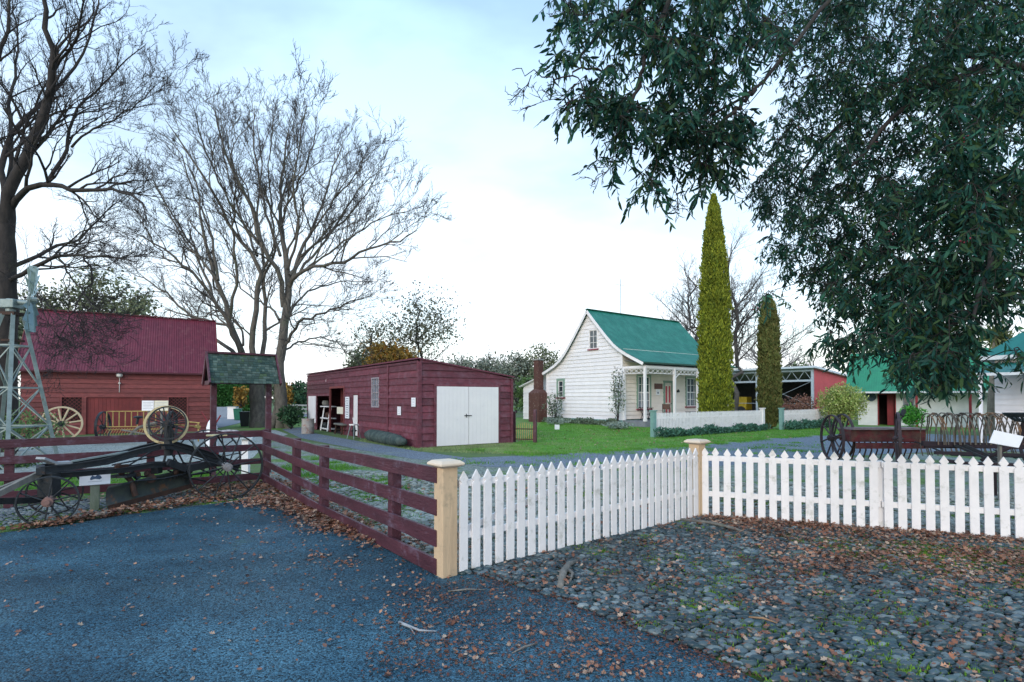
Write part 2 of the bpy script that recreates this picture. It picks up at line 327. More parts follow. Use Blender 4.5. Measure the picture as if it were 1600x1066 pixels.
lawn_m = mat('lawn_turf', (.10, .27, .035), (.07, .2, .03), scale=4, rough=.95, bump=.4, bscale=50, c3=(.2, .24, .08), t3=.54, s3=.6, soft3=.1)
soil_m = mat('damp_soil', (.035, .035, .03), (.02, .022, .022), scale=20, rough=.8, bump=.9, bscale=60, c3=(.05, .12, .015), t3=.53, s3=1.6, soft3=.04)
verge_m = mat('verge_moss_soil', (.05, .062, .065), (.03, .038, .042), scale=16, rough=.85, bump=.9, bscale=60, c3=(.07, .16, .02), t3=.52, s3=1.7, soft3=.05)

chips(asphalt_m, 95, .15, 2.1, 1.0); chips(gravel_m, 40, .55, 1.5); chips(pale_gravel, 30, .5, 1.5); chips(yard_m, 28, .5, 1.5); chips(verge_m, 60, .4, 1.8)
# damp and mossy patches on the asphalt
t = asphalt_m.node_tree; b = t.nodes['Principled BSDF']; co = N(t, 'ShaderNodeTexCoord'); n1 = N(t, 'ShaderNodeTexNoise'); n1.inputs['Scale'].default_value = .55; n1.inputs['Detail'].default_value = 5; t.links.new(co.outputs['Object'], n1.inputs['Vector'])
mr = N(t, 'ShaderNodeMapRange'); mr.inputs[1].default_value = .42; mr.inputs[2].default_value = .62; mr.inputs[3].default_value = .7; mr.inputs[4].default_value = .42; t.links.new(n1.outputs['Fac'], mr.inputs[0]); t.links.new(mr.outputs[0], b.inputs['Roughness'])
n2 = N(t, 'ShaderNodeTexNoise'); n2.inputs['Scale'].default_value = 1.4; n2.inputs['Detail'].default_value = 10; n2.inputs['Roughness'].default_value = .8; t.links.new(co.outputs['Object'], n2.inputs['Vector'])
m3 = N(t, 'ShaderNodeMapRange'); m3.inputs[1].default_value = .6; m3.inputs[2].default_value = .68; m3.inputs[4].default_value = .75; t.links.new(n2.outputs['Fac'], m3.inputs[0]); mm = N(t, 'ShaderNodeMix', data_type='RGBA'); src = b.inputs['Base Color'].links[0].from_socket
t.links.new(m3.outputs[0], mm.inputs[0]); t.links.new(src, mm.inputs[6]); mm.inputs[7].default_value = (.035, .07, .03, 1); t.links.new(mm.outputs[2], b.inputs['Base Color'])
# paler streaks across the asphalt: worn tracks, with wet sheen put into the colour
wv = N(t, 'ShaderNodeMapping'); wv.inputs['Rotation'].default_value = (0, 0, .9); wv.inputs['Scale'].default_value = (.16, .85, 1); t.links.new(co.outputs['Object'], wv.inputs[0]); n4 = N(t, 'ShaderNodeTexNoise'); n4.inputs['Scale'].default_value = 1.0; n4.inputs['Detail'].default_value = 3; t.links.new(wv.outputs[0], n4.inputs['Vector'])
m4 = N(t, 'ShaderNodeMapRange'); m4.inputs[1].default_value = .35; m4.inputs[2].default_value = .65; m4.inputs[3].default_value = .68; m4.inputs[4].default_value = 1.4; t.links.new(n4.outputs['Fac'], m4.inputs[0]); h4 = N(t, 'ShaderNodeVectorMath', operation='SCALE'); src = b.inputs['Base Color'].links[0].from_socket; t.links.new(src, h4.inputs[0]); t.links.new(m4.outputs[0], h4.inputs['Scale']); t.links.new(h4.outputs[0], b.inputs['Base Color'])
gm = MB(); gm.poly([(-700, -60, 0), (700, -60, 0), (700, 1200, 0), (-700, 1200, 0)]); tag(gm.build('ground', ground_m), kind='structure')
P1 = Vector((-.616, 5.02, 0)); GD = Vector((.788, .6157, 0)).normalized(); FD = Vector((-GD.y, GD.x, 0)); P2 = P1 + GD * 4.06
CORN = P1 + FD * 6.6; RD = Vector((.93, -.367, 0)).normalized()
RFE = P2 + RD * 8
road = [G(745, 899), G(870, 937), G(1000, 988), G(1100, 1024), G(1190, 1070), (2.2, 1.8, 0), (2.6, -8, 0), (-26, -8, 0), (-26, 1, 0), (-12.5, 3.3, 0), G(-150, 853), G(0, 834), G(100, 822), G(200, 806), G(330, 789), G(400, 779), G(440, 776), G(475, 790), G(560, 838), G(640, 878), G(690, 899)]
sheet('asphalt_road', [(p[0], p[1]) for p in road], .012, asphalt_m)
gl0 = P1 + GD * -.1 - FD * .02
sheet('cobbled_apron_bed', [P1 + GD * .02, P2, RFE, (12, -8), (2.4, -8), (2.0, 1.8), G(1190, 1070), G(1100, 1024), G(1000, 988), G(870, 937), G(745, 899)], .004, soil_m)
LF = CORN - GD * 9
sheet('roadside_verge', [CORN, P1, G(690, 899), G(560, 838), G(475, 790), G(440, 776), G(330, 789), G(200, 806), G(0, 834), (-12.5, 3.2), (-20, 3.2), LF], .006, verge_m)
# the yard inside the fences
sheet('pebble_yard', [P1, P2, RFE, (16, 6), (16, 14), G(1300, 705), G(1100, 722), G(900, 722), G(760, 722), G(640, 716), G(560, 703), G(430, 683), G(420, 700), CORN], .004, yard_m)
dr = [G(560, 703), G(640, 717), G(760, 730), G(900, 733), G(1100, 731), G(1300, 714), G(1500, 705), (22, 15.5), (24, 20), G(1380, 676), G(1290, 680), G(1200, 686), G(1090, 697), G(950, 706), G(850, 711), G(730, 716), G(655, 706), G(560, 690), G(478, 675), G(470, 668), G(440, 671), G(470, 685)]
sheet('gravel_drive', [(p[0], p[1]) for p in dr], .010, gravel_m)
sheet('front_lawn', [G(735, 703), G(800, 709), G(850, 711), G(950, 706), G(1090, 697), G(1200, 686), G(1290, 680), G(1380, 674), (30, 26), (30, 36), (16, 45), (-1, 45), (-1, 24), G(806, 694), G(775, 698)], .006, lawn_m)
sheet('left_gravel_yard', [G(-250, 735), G(0, 741), G(200, 736), G(395, 716), G(420, 690), G(450, 679), G(430, 672), G(330, 677), G(0, 687), G(-250, 690)], .006, pale_gravel)
sheet('far_lane', [G(330, 672), G(400, 655), G(520, 649), G(520, 645), G(360, 647), G(320, 655)], .008, mat('lane_asphalt', (.2, .22, .26), (.17, .19, .22), rough=.9))
sheet('left_far_lawn', [G(333, 672), G(480, 672), G(480, 652), G(400, 656)], .004, lawn_m)
# distant hill on the right
hv = MB(); K = 40
for i in range(K):
    for (a, b) in ((0, 1),):
        x0 = 70 + 260 * i / K; x1 = 70 + 260 * (i + 1) / K
        h = lambda x: 13.5 * math.exp(-((x - 185) / 75) ** 2) + 2.2 * math.sin(x * .09)
        for k in range(6):
            t0, t1 = k / 6, (k + 1) / 6
            f = lambda x, t: (x, 240 + 120 * t, max(-.5, h(x) * math.sin(t * math.pi / 2)))
            hv.add([f(x0, t0), f(x1, t0), f(x1, t1), f(x0, t1)], [(0, 1, 2, 3)])
tag(hv.build('hill', mat('hill_pasture', (.07, .12, .085), (.05, .09, .07), scale=.05, rough=1), smooth=True), kind='structure')

# cobblestones of the apron, set in rough courses, and the pebbles beyond the fence
def stones(name, pts, size, m, flat=.62, g=nr, ang0=.25, kind='structure', seg=(8, 5), sink=.2, elong=1.45):
    n, k = seg; sv = []
    mb = MB(); mb.ball((0, 0, 0), 1, 1, 1, n, k); me = bpy.data.meshes.new('x'); me.from_pydata(mb.v, [], mb.f)
    bm = bmesh.new(); bm.from_mesh(me); bmesh.ops.triangulate(bm, faces=bm.faces); bm.verts.ensure_lookup_table()
    tv = np.array([v.co[:] for v in bm.verts]); tf = np.array([[v.index for v in f_.verts] for f_ in bm.faces]); bm.free(); bpy.data.meshes.remove(me)
    q = len(pts); a = ang0 + g.normal(size=q) * .25; tilt = g.normal(size=(q, 2)) * .14
    X = nrm(np.stack([np.cos(a), np.sin(a), tilt[:, 0]], 1)); Z = nrm(np.stack([tilt[:, 1], tilt[:, 0] * .5, np.ones(q)], 1)); Y = nrm(np.cross(Z, X)); Z = np.cross(X, Y)
    s = size * (.72 + .62 * g.random(q)); S = np.stack([s * elong * (.8 + .4 * g.random(q)) * .5, s * .5, s * flat * (.8 + .5 * g.random(q)) * .5], 1)
    pos = np.stack([pts[:, 0], pts[:, 1], .004 + S[:, 2] * (1 - 2 * sink)], 1)
    # a different lump for each stone
    V, Fc = scatter(tv, tf, pos, X, Y, Z, S)
    V = V + g.normal(size=V.shape) * np.repeat(s, len(tv))[:, None] * .012
    o = np_mesh(name, V, Fc, m, smooth=True); return tag(o, kind=kind)
cobble_m = palette('cobble_stone', [(.006, .016, .022), (.026, .055, .07), (.012, .028, .036), (.075, .115, .14), (.018, .04, .04), (.008, .025, .032), (.16, .2, .21), (.016, .045, .05)], rough=.42, spec=.5, noise=.35)
apron = [(P1 + GD * .0 + Vector((.12, 0, 0)))[:2], (P2 - FD * .02)[:2], (P2 + RD * 4.6)[:2], (6.7, 3.2), (3.6, 2.2), (1.45, 2.6), G(1190, 1066)[:2], G(1100, 1024)[:2], G(1000, 988)[:2], G(870, 937)[:2], G(745, 899)[:2]]
sx, sy = .072, .038; cc = []
ca, sa = math.cos(-.12), math.sin(-.12)
for i in range(-20, 170):
    for j in range(-100, 230):
        u = (i + (.5 if j % 2 else 0)) * sx + rng.gauss(0, .010); v = j * sy + rng.gauss(0, .007) + .05 * math.sin(i * .33)
        cc.append((-.5 + u * ca - v * sa * .4, 2 + u * sa * .5 + v * ca))
cc = np.array(cc); cc = cc[inpoly(cc, apron)]
stones('cobblestones', cc, .0405, cobble_m, ang0=-.12, elong=1.9, flat=.85, sink=.12)
peb_m = palette('yard_pebble', [(.13, .15, .14), (.26, .29, .27), (.18, .21, .2), (.34, .37, .34), (.11, .14, .14)], rough=.7, noise=.3)
pp = np.concatenate([fill([P1[:2], P2[:2], (P2 + RD * 5)[:2], (9.5, 7.5), (9, 9.5), (2, 11), (-3.5, 12), CORN[:2]], 5200), fill([P1[:2], P2[:2], (P2 + RD * 4.6)[:2], (7.5, 7), (2, 9), (-2.6, 8.5)], 3200)])
stones('yard_pebbles', pp, .07, peb_m, flat=.5, seg=(6, 4), sink=.25)
vp = np.concatenate([fill([G(0, 812)[:2], G(200, 790)[:2], G(330, 778)[:2], G(345, 768)[:2], G(190, 775)[:2], G(0, 798)[:2]], 700), fill([CORN[:2], (CORN - GD * 4.6)[:2], G(0, 825)[:2], G(200, 800)[:2], G(440, 774)[:2]], 1300)])
stones('verge_pebbles', vp, .045, palette('verge_pebble', [(.07, .09, .11), (.16, .19, .2), (.1, .13, .16), (.24, .27, .27)], rough=.6), flat=.55, seg=(6, 4))
# loose chips over the asphalt
ch = fill([G(0, 1066)[:2], G(0, 834)[:2], G(440, 778)[:2], G(745, 903)[:2], G(1180, 1066)[:2]], 5500)
stones('asphalt_chippings', ch, .014, palette('stone_chip', [(.04, .07, .1), (.09, .14, .19), (.03, .05, .075), (.14, .19, .24)], rough=.55), flat=.6, seg=(5, 3), kind='stuff')

# moss, grass and leaves
def blades(name, pts, h, wd, m, g=nr, lean=.35, kind='stuff', z=.0):
    q = len(pts); Z = nrm(np.stack([g.normal(size=q) * lean, g.normal(size=q) * lean, np.ones(q)], 1)); a = g.random(q) * 6.28
    X = nrm(np.stack([np.cos(a), np.sin(a), np.zeros(q)], 1)); Y = nrm(np.cross(Z, X)); hh = h * (.5 + .9 * g.random(q))
    V, Fc = scatter(BLADE_V, BLADE_F, np.stack([pts[:, 0], pts[:, 1], np.full(q, z)], 1), X, Y, Z, np.stack([np.full(q, wd), hh, hh], 1))
    return tag(np_mesh(name, V, Fc, m), kind=kind)
grass_m = palette('grass_blade', [(.06, .2, .02), (.12, .33, .035), (.09, .26, .03), (.16, .33, .06)], rough=.6, noise=.3, trans=.25)
moss_m = palette('moss_blade', [(.06, .15, .015), (.12, .26, .02), (.09, .2, .02), (.17, .27, .04)], rough=.8, noise=.3)
blades('lawn_grass', fill([G(790, 702)[:2], G(850, 710)[:2], G(950, 705)[:2], G(1090, 696)[:2], G(1200, 685)[:2], G(1290, 679)[:2], (19, 26), (16, 30), (7, 24), (8, 31), (2, 37), (1, 25)], 60000), .05, .016, grass_m)
blades('shed_side_grass', np.concatenate([fill([G(560, 690)[:2], G(655, 707)[:2], G(780, 702)[:2], G(800, 692)[:2], G(655, 698)[:2], G(570, 684)[:2]], 2500), fill([G(655, 706)[:2], G(860, 712)[:2], G(800, 692)[:2], G(657, 700)[:2]], 6000)]), .045, .014, palette('dry_grass_blade', [(.12, .2, .06), (.25, .3, .14), (.18, .26, .1)], noise=.3))
blades_edge = None
def clumped(poly, n, nc, sp, g=nr):
    c = fill(poly, nc, g); k = g.integers(0, nc, n); p = c[k] + g.normal(size=(n, 2)) * (sp * (.4 + .9 * g.random(nc)))[k][:, None]
    a = np.array([[q[0], q[1]] for q in poly]); return p[inpoly(p, a)]
blades('yard_moss', clumped([P1[:2], P2[:2], (P2 + RD * 5)[:2], (10, 8), (2, 10.5), (-4, 12), CORN[:2]], 44000, 120, .26), .028, .012, moss_m)
blades('apron_moss', np.concatenate([clumped(apron, 22000, 150, .10), clumped([(3.2, 6.4), (5.8, 5.9), (5.8, 4.3), (3.6, 4.8)], 26000, 60, .17)]), .024, .011, moss_m, z=.018)
blades('verge_moss', clumped([CORN[:2], G(440, 775)[:2], G(200, 804)[:2], G(0, 832)[:2], G(-60, 800)[:2], (CORN - GD * 4.5)[:2]], 16000, 60, .16), .026, .011, moss_m)
blades('fence_grass', np.concatenate([clumped([G(-60, 790)[:2], G(420, 752)[:2], G(420, 735)[:2], G(-60, 745)[:2]], 12000, 60, .3), clumped([G(430, 735)[:2], G(680, 850)[:2], G(640, 760)[:2], G(480, 705)[:2]], 9000, 50, .2)]), .06, .013, grass_m)
ed = [G(735, 703), G(800, 709), G(850, 711), G(950, 706), G(1090, 697), G(1200, 686), G(1290, 680)]
def along0(pts, n, sd): 
    pts = [np.array(p[:2], float) for p in pts]; L = np.array([np.linalg.norm(b - a) for a, b in zip(pts, pts[1:])]); k = nr.choice(len(L), n, p=L / L.sum()); t_ = nr.random(n); A = np.array(pts[:-1])[k]; B = np.array(pts[1:])[k]; return A + (B - A) * t_[:, None] + nr.normal(size=(n, 2)) * sd
e1 = along0(ed, 9000, .22); e1 = e1[np.sin(e1[:, 0] * 2.3) + np.sin(e1[:, 0] * 5.1 + 1) > -.7]
blades('lawn_edge_grass', np.concatenate([e1, clumped([p[:2] for p in (G(700, 716), G(1290, 690), G(1290, 712), G(900, 733), G(700, 725))], 5000, 60, .25)]), .05, .018, grass_m, z=.01)
leafm = palette('dead_leaf', [(.09, .035, .022), (.28, .11, .055), (.13, .055, .038), (.38, .2, .12), (.2, .075, .045), (.45, .33, .24), (.1, .045, .03)], rough=.6, noise=.35, spec=.4)
def leaves(name, pts, size, m=leafm, g=nr, zmax=.03, lift=.4, z0=.016):
    q = len(pts); a = g.random(q) * 6.28; t = g.normal(size=(q, 3)) * lift
    X = nrm(np.stack([np.cos(a), np.sin(a), t[:, 0] * .6], 1)); Z = nrm(np.stack([t[:, 1], t[:, 2], np.ones(q)], 1)); Y = nrm(np.cross(Z, X)); Z = np.cross(X, Y)
    s = size * (.55 + .8 * g.random(q)); V, Fc = scatter(OAK_V, OAK_F, np.stack([pts[:, 0], pts[:, 1], .001 + z0 + zmax * g.random(q)], 1), X, Y, Z, np.stack([s, s * .8, s * (.2 + 1.1 * g.random(q))], 1))
    return tag(np_mesh(name, V, Fc, m), kind='stuff')
def along(pts, n, sd, g=nr):
    pts = [np.array(p[:2], float) for p in pts]; L = np.array([np.linalg.norm(b - a) for a, b in zip(pts, pts[1:])]); k = g.choice(len(L), n, p=L / L.sum()); t = g.random(n)
    A = np.array(pts[:-1])[k]; B = np.array(pts[1:])[k]; return A + (B - A) * t[:, None] + g.normal(size=(n, 2)) * sd
drift = np.concatenate([along([G(0, 833), G(100, 820), G(200, 803), G(330, 785), G(400, 772)], 700, .05), along([G(300, 775), G(430, 757), G(440, 780)], 2200, .28), along([G(60, 826), G(200, 798), G(330, 780)], 700, .12), along([G(390, 786), G(450, 788), G(500, 806), G(540, 830)], 2600, .22), along([G(450, 782), G(545, 830), G(600, 855)], 900, .12), along([G(300, 765), G(410, 748)], 500, .2)])
leaves('leaf_drift', drift, .058, zmax=.06)
sc1 = np.concatenate([fill([G(0, 1066)[:2], G(0, 836)[:2], G(440, 780)[:2], G(740, 905)[:2], G(1180, 1066)[:2]], 420), clumped([G(480, 930)[:2], G(480, 870)[:2], G(560, 860)[:2], G(560, 910)[:2]], 170, 2, .14), fill([G(400, 1000)[:2], G(300, 860)[:2], G(480, 810)[:2], G(700, 910)[:2], G(700, 1066)[:2]], 260), clumped([G(700, 1066)[:2], G(700, 960)[:2], G(860, 960)[:2], G(1100, 1066)[:2]], 330, 16, .14), fill([G(560, 1066)[:2], G(600, 900)[:2], G(745, 903)[:2], G(1100, 1030)[:2], G(1180, 1066)[:2]], 450)])
leaves('scattered_leaves', sc1, .034, zmax=.008)
ap = np.concatenate([clumped(apron, 3400, 110, .18), along([P2 + Vector((.1, -.15, 0)), P2 + RD * 4.6 + Vector((0, -.1, 0))], 2600, .16), clumped([P2[:2], (P2 + RD * 3.6)[:2], (4.9, 4.4), (2.6, 5.2)], 4600, 90, .22), fill(apron, 900)])
leaves('apron_leaves', ap, .042, zmax=.03, z0=.03)
yl = np.concatenate([clumped([P1[:2], P2[:2], (5, 8), (0, 10), CORN[:2]], 500, 30, .25), along([P1 + FD * .4 + GD * .4, P1 + FD * 2 + GD * .4], 260, .2), along([CORN - GD * 5 + FD * .3, CORN - GD * .5 + FD * .3], 400, .25)])
leaves('yard_leaves', yl, .065)
leaves('lawn_leaves', fill([G(790, 702)[:2], G(950, 705)[:2], G(1290, 682)[:2], (12, 25), (6, 29), (1, 26)], 260), .09)
fine = np.concatenate([fill([G(560, 1066)[:2], G(620, 930)[:2], G(745, 905)[:2], G(1100, 1030)[:2], G(1180, 1066)[:2]], 2600), along([G(745, 900), G(870, 937), G(1000, 988), G(1100, 1024), G(1180, 1066)], 1300, .06)])
leaves('leaf_crumbs', fine, .02, palette('leaf_crumb', [(.05, .025, .02), (.12, .05, .035), (.08, .03, .025), (.2, .1, .06)], noise=.2), zmax=.012)
leaves('leaf_crumbs', np.concatenate([clumped(apron, 9000, 110, .13), fill(apron, 2500)]), .022, MATS['leaf_crumb'], zmax=.02, z0=.022)
def stick(name, label, pts, r, m, forks=()):
    mb = MB(); mb.tube(pts, r, 7)
    for p in forks: mb.tube(p[0], p[1], 6)
    return tag(mb.build(name, m, smooth=True), label, 'stick')
def g3(px, py, z): p = G(px, py); return (p.x, p.y, z)
stick('fallen_stick', 'thin pale grey stick lying on the dark asphalt', [g3(624, 977, .02), g3(636, 984, .03), g3(655, 990, .022), g3(682, 991, .02)], [.012, .011, .008, .004], plank_grey, [([g3(640, 985, .03), g3(648, 996, .02)], [.006, .003])])
stick('driftwood_piece', 'forked grey driftwood lying at the edge of the cobbles', [g3(875, 925, .03), g3(880, 905, .06), g3(889, 893, .07), g3(902, 884, .05)], [.03, .035, .028, .012], wood_grey, [([g3(886, 900, .06), g3(895, 905, .05), g3(890, 915, .03)], [.022, .016, .008]), ([g3(880, 905, .06), g3(874, 915, .04)], [.02, .01])])
stick('fallen_branch', 'bark covered branch lying under the right picket fence', [g3(1050, 815, .04), g3(1110, 823, .05), g3(1145, 833, .06), g3(1170, 838, .03)], [.015, .022, .02, .008], wood_grey)
for i, (a, b, l) in enumerate([((700, 928), (760, 925), 'slim brown twig on the asphalt beside the gate post foot'), ((1170, 975), (1215, 985), 'pale bark strip lying across the cobbles'), ((840, 1010), (800, 1025), 'short brown twig among leaves on the asphalt')]):
    stick('bark_twig', l, [g3(*a, .05 if i == 1 else .02), g3((a[0] + b[0]) / 2, (a[1] + b[1]) / 2 - 1, .06 if i == 1 else .025), g3(*b, .05 if i == 1 else .018)], [.006, .008, .003], wood_grey if i != 1 else mat('tan_bark', (.3, .18, .1), rough=.8))

# ================================================================ fences
def post_rail(name, label, A, D, L, zs0, zsm, zs1, side, posts, mid, rails_at=None, group=None):
    """A start, D direction, rails nailed on the face at side*normal"""
    ang = math.atan2(D.y, D.x); r = thing(name, label, 'fence', (A.x, A.y, 0), ang, group)
    for i in range(4):
        cut = [0, mid, L]; 
        def zz(s, j):
            a, m_, b = zs0[i][j], zsm[i][j], zs1[i][j]
            return a + (m_ - a) * s / mid if s <= mid else m_ + (b - m_) * (s - mid) / (L - mid)
        seams = [0] + [x for x in (rails_at or [mid])] + [L]
        for s0, s1 in zip(seams, seams[1:]):
            mb = MB(); K = 6
            ss = [s0 + .003 + (s1 - s0 - .006) * k / K for k in range(K + 1)]
            V = []; 
            for s in ss:
                z0, z1 = zz(s, 0), zz(s, 1); j = .003 * math.sin(s * 7 + i)
                V += [(s, side * .055 + j, z0), (s, side * .09 + j, z0), (s, side * .09 + j, z1), (s, side * .055 + j, z1)]
            Fs = [(k * 4 + a, k * 4 + (a + 1) % 4, k * 4 + 4 + (a + 1) % 4, k * 4 + 4 + a) for k in range(K) for a in range(4)] + [(0, 1, 2, 3), (K * 4, K * 4 + 3, K * 4 + 2, K * 4 + 1)]
            mb.add(V, Fs); mb.build('rail', red_rail, r, bevel=.003)
            nb = MB()
    for s, h in posts:
        mb = MB(); mb.box(s - .055, s + .055, -.055, .055, 0, h); mb.build('post', red_rail, r, bevel=.004)
    return r
near = [(.862, 1.005), (.562, .712), (.275, .428), (.018, .165)]
midz = [(.845, .975), (.565, .69), (.285, .405), (.04, .165)]
farz = [(.92, 1.04), (.667, .786), (.415, .518), (.13, .249)]
post_rail('rail_fence', 'dark red four rail fence running back from the cream gate post along the asphalt', P1 + FD * .02, FD, 6.58, near, midz, farz, 1, [(1.05, .95), (3.3, .98), (4.6, 1.0), (6.52, 1.06)], 3.3, [3.32])
left0 = [(.925, 1.045), (.672, .79), (.42, .522), (.13, .252)]
left1 = [(.90, 1.03), (.67, .787), (.43, .555), (.165, .285)]
post_rail('rail_fence', 'dark red four rail fence behind the black grader in front of the red barn', CORN - GD * .06, -GD, 8.4, left0, [tuple((a + b) / 2 for a, b in zip(p, q)) for p, q in zip(left0, left1)], left1, 1, [(1.75, 1.0), (3.5, 1.0), (5.5, 1.0), (7.6, 1.0)], 3.5, [1.75, 5.5])

# cream gate posts
def gate_post(P, label, h=1.07, s=.08):
    r = thing('gate_post', label, 'post', (P.x, P.y, 0), math.atan2(GD.y, GD.x), 'cream gate posts')
    m = MB(); m.box(-s, s, -s, s, 0, h - .05); m.build('shaft', cream, r, bevel=.006)
    c = MB(); a, b, d = s * 1.0, s * 1.62, h - .05
    q = lambda k, z: [(-k, -k, z), (k, -k, z), (k, k, z), (-k, k, z)]
    lv = [q(a + .006, d - .012), q(b, d + .01), q(b, d + .03), q(b * .75, d + .052), q(b * .55, d + .056)]
    V = sum(lv, []); Fs = [(0, 3, 2, 1), (16, 17, 18, 19)] + [(k * 4 + i, k * 4 + (i + 1) % 4, k * 4 + 4 + (i + 1) % 4, k * 4 + 4 + i) for k in range(4) for i in range(4)]
    c.add(V, Fs); c.build('cap', cream_cap, r, bevel=.006); return r
gate_post(P1, 'cream gate post at the end of the dark red rail fence')
gate_post(P2, 'cream gate post where the gates meet the right picket fence')

def picket_mb(s, z0, h, wd=.045, n0=-.045, n1=-.025):
    s += rng.gauss(0, .0022); tl_ = rng.gauss(0, .0035); wd *= rng.uniform(.975, 1.025); e_ = rng.gauss(0, .0015); n0 += e_; n1 += e_
    p = [(-wd, z0), (wd, z0), (wd, h - .128), (wd * .55, h - .108), (wd * 1.06, h - .078), (0, h), (-wd * 1.06, h - .078), (-wd * .55, h - .108), (-wd, h - .128)]
    m = MB(); m.prism([(s + a + tl_ * z, n0, z) for a, z in p], (0, n1 - n0, 0)); return m
def gate(label, A, ss, brace, hinge):
    r = thing('picket_gate', label, 'gate', (A.x, A.y, 0), math.atan2(GD.y, GD.x), 'white picket gates')
    for k, s in enumerate(ss): picket_mb(s, .035 + .006 * math.sin(k * 2.1), .965 + .006 * math.sin(k * 1.7), .0455).build('picket', white_picket, r, bevel=.002)
    a, b = ss[0] - .04, ss[-1] + .04
    for z in (.36, .845):
        m = MB(); m.box(a, b, -.024, .01, z - .032, z + .032); m.build('rail', white_picket, r, bevel=.002)
    if brace:
        m = MB(); m.beam((a + .05, .006, .40), (b - .05, .006, .80), .022, .06, up=(0, 0, 1)); m.build('brace', white_picket, r)
    for z in (.36, .845):
        m = MB(); s = a if hinge else b; m.box(min(s, s + (.35 if hinge else -.35)), max(s, s + (.35 if hinge else -.35)), .0105, .016, z - .015, z + .015); m.cyl((s, .02, z - .04), (s, .02, z + .04), .012); m.build('hinge', galv, r)
    return r
A_ = P1 - FD * .03
gate('left leaf of the white picket gate with a diagonal brace, beside the red rail fence', A_, [.155 + .139 * i for i in range(14)], True, True)
gate('right leaf of the white picket gate without a brace, meeting the corner post', A_, [2.115 + .139 * i for i in range(14)], False, False)
st = MB(); 
m = MB(); m.box(.085, .115, -.012, .022, .05, .9); gp = tag(m.build('hinge_stile', mat('stile_paint', (.4, .33, .25), rough=.6), thing('gate_stile', 'narrow tan timber stile between the near cream post and the gate', 'stile', (P1.x, P1.y, 0), math.atan2(GD.y, GD.x))))
# right picket fence
r = thing('picket_fence', 'white picket fence on the right in front of the old farm machines', 'fence', (P2.x, P2.y, 0), math.atan2(RD.y, RD.x))
for k in range(34):
    s = .10 + .1415 * k + (.012 if k >= 15 else 0); picket_mb(s, .03 + .008 * math.sin(k), .966 + .007 * math.sin(k * 2.3), .0455, -.05, -.03).build('picket', white_picket, r, bevel=.002)
for z in (.33, .82):
    for a, b in ((.02, 2.15), (2.17, 4.9)):
        m = MB(); m.box(a, b, -.029, .02, z - .035, z + .035); m.build('rail', white_picket, r, bevel=.002)
for s in (2.16, 4.9):
    m = MB(); m.box(s - .045, s + .045, .021, .11, 0, .86); m.build('post', white_picket, r, bevel=.003)
# ================================================================ buildings
def boards(r, name, m, mp, lo, hi, left, right, openings=(), pitch=.18, lap=.034):
    """lapped weatherboards over a wall; left(z), right(z) give its ends"""
    mb = MB(mp); z = lo; k = 0
    while z < hi - 1e-4:
        zb = min(z + pitch, hi)
        cuts = sorted({z, zb} | {c for o in openings for c in (o[2], o[3]) if z < c < zb})
        for za, zc in zip(cuts, cuts[1:]):
            zm = (za + zc) / 2; spans = [(left(za), right(za), left(zc), right(zc))]
            for o in openings:
                if o[2] <= zm <= o[3]:
                    new = []
                    for a, b, c, d in spans:
                        if o[0] > a and o[0] < b: new.append((a, o[0], c, o[0]))
                        if o[1] < b and o[1] > a: new.append((o[1], b, o[1], d))
                        if o[0] >= b or o[1] <= a: new.append((a, b, c, d))
                    spans = new
            for a, b, c, d in spans:
                if b - a < .01: continue
                na = lap * (1 - (za - z) / pitch) + .004; nc = lap * (1 - (zc - z) / pitch) + .004
                # split long runs into boards with butt joints
                n = max(1, int((b - a) / 3.6)); 
                for i in range(n):
                    t0, t1 = i / n, (i + 1) / n; w_ = lambda t, p, q: p + (q - p) * t
                    off = .0015 * ((k * 7 + i * 3) % 5)
                    mb.add([(w_(t0, a, b), na + off, za), (w_(t1, a, b), na + off, za), (w_(t1, c, d), nc + off, zc), (w_(t0, c, d), nc + off, zc), (w_(t0, a, b), -.002, za), (w_(t1, a, b), -.002, za)], [(0, 1, 2, 3), (4, 5, 1, 0)])
        z = zb; k += 1
    return mb.build(name, m, r)
def corrugated(r, name, m, prof, x0, x1, pitch=.076, amp=.011, n=None, thick=True):
    """prof: list of (y,z) down the slope, waves run across x"""
    n = n or int((x1 - x0) / pitch * 4); mb = MB(); V = []; K = len(prof)
    for i in range(n + 1):
        x = x0 + (x1 - x0) * i / n
        for y, z in prof: V.append((x, y, z + amp * math.sin(2 * math.pi * x / pitch)))
    mb.add(V, [(i * K + j, (i + 1) * K + j, (i + 1) * K + j + 1, i * K + j + 1) for i in range(n) for j in range(K - 1)])
    return mb.build(name, m, r, smooth=True)
FR = lambda y0=0: (lambda s, n, z: (s, y0 - n, z))     # faces -y
SD = lambda x0=0: (lambda s, n, z: (x0 - n, s, z))     # faces -x
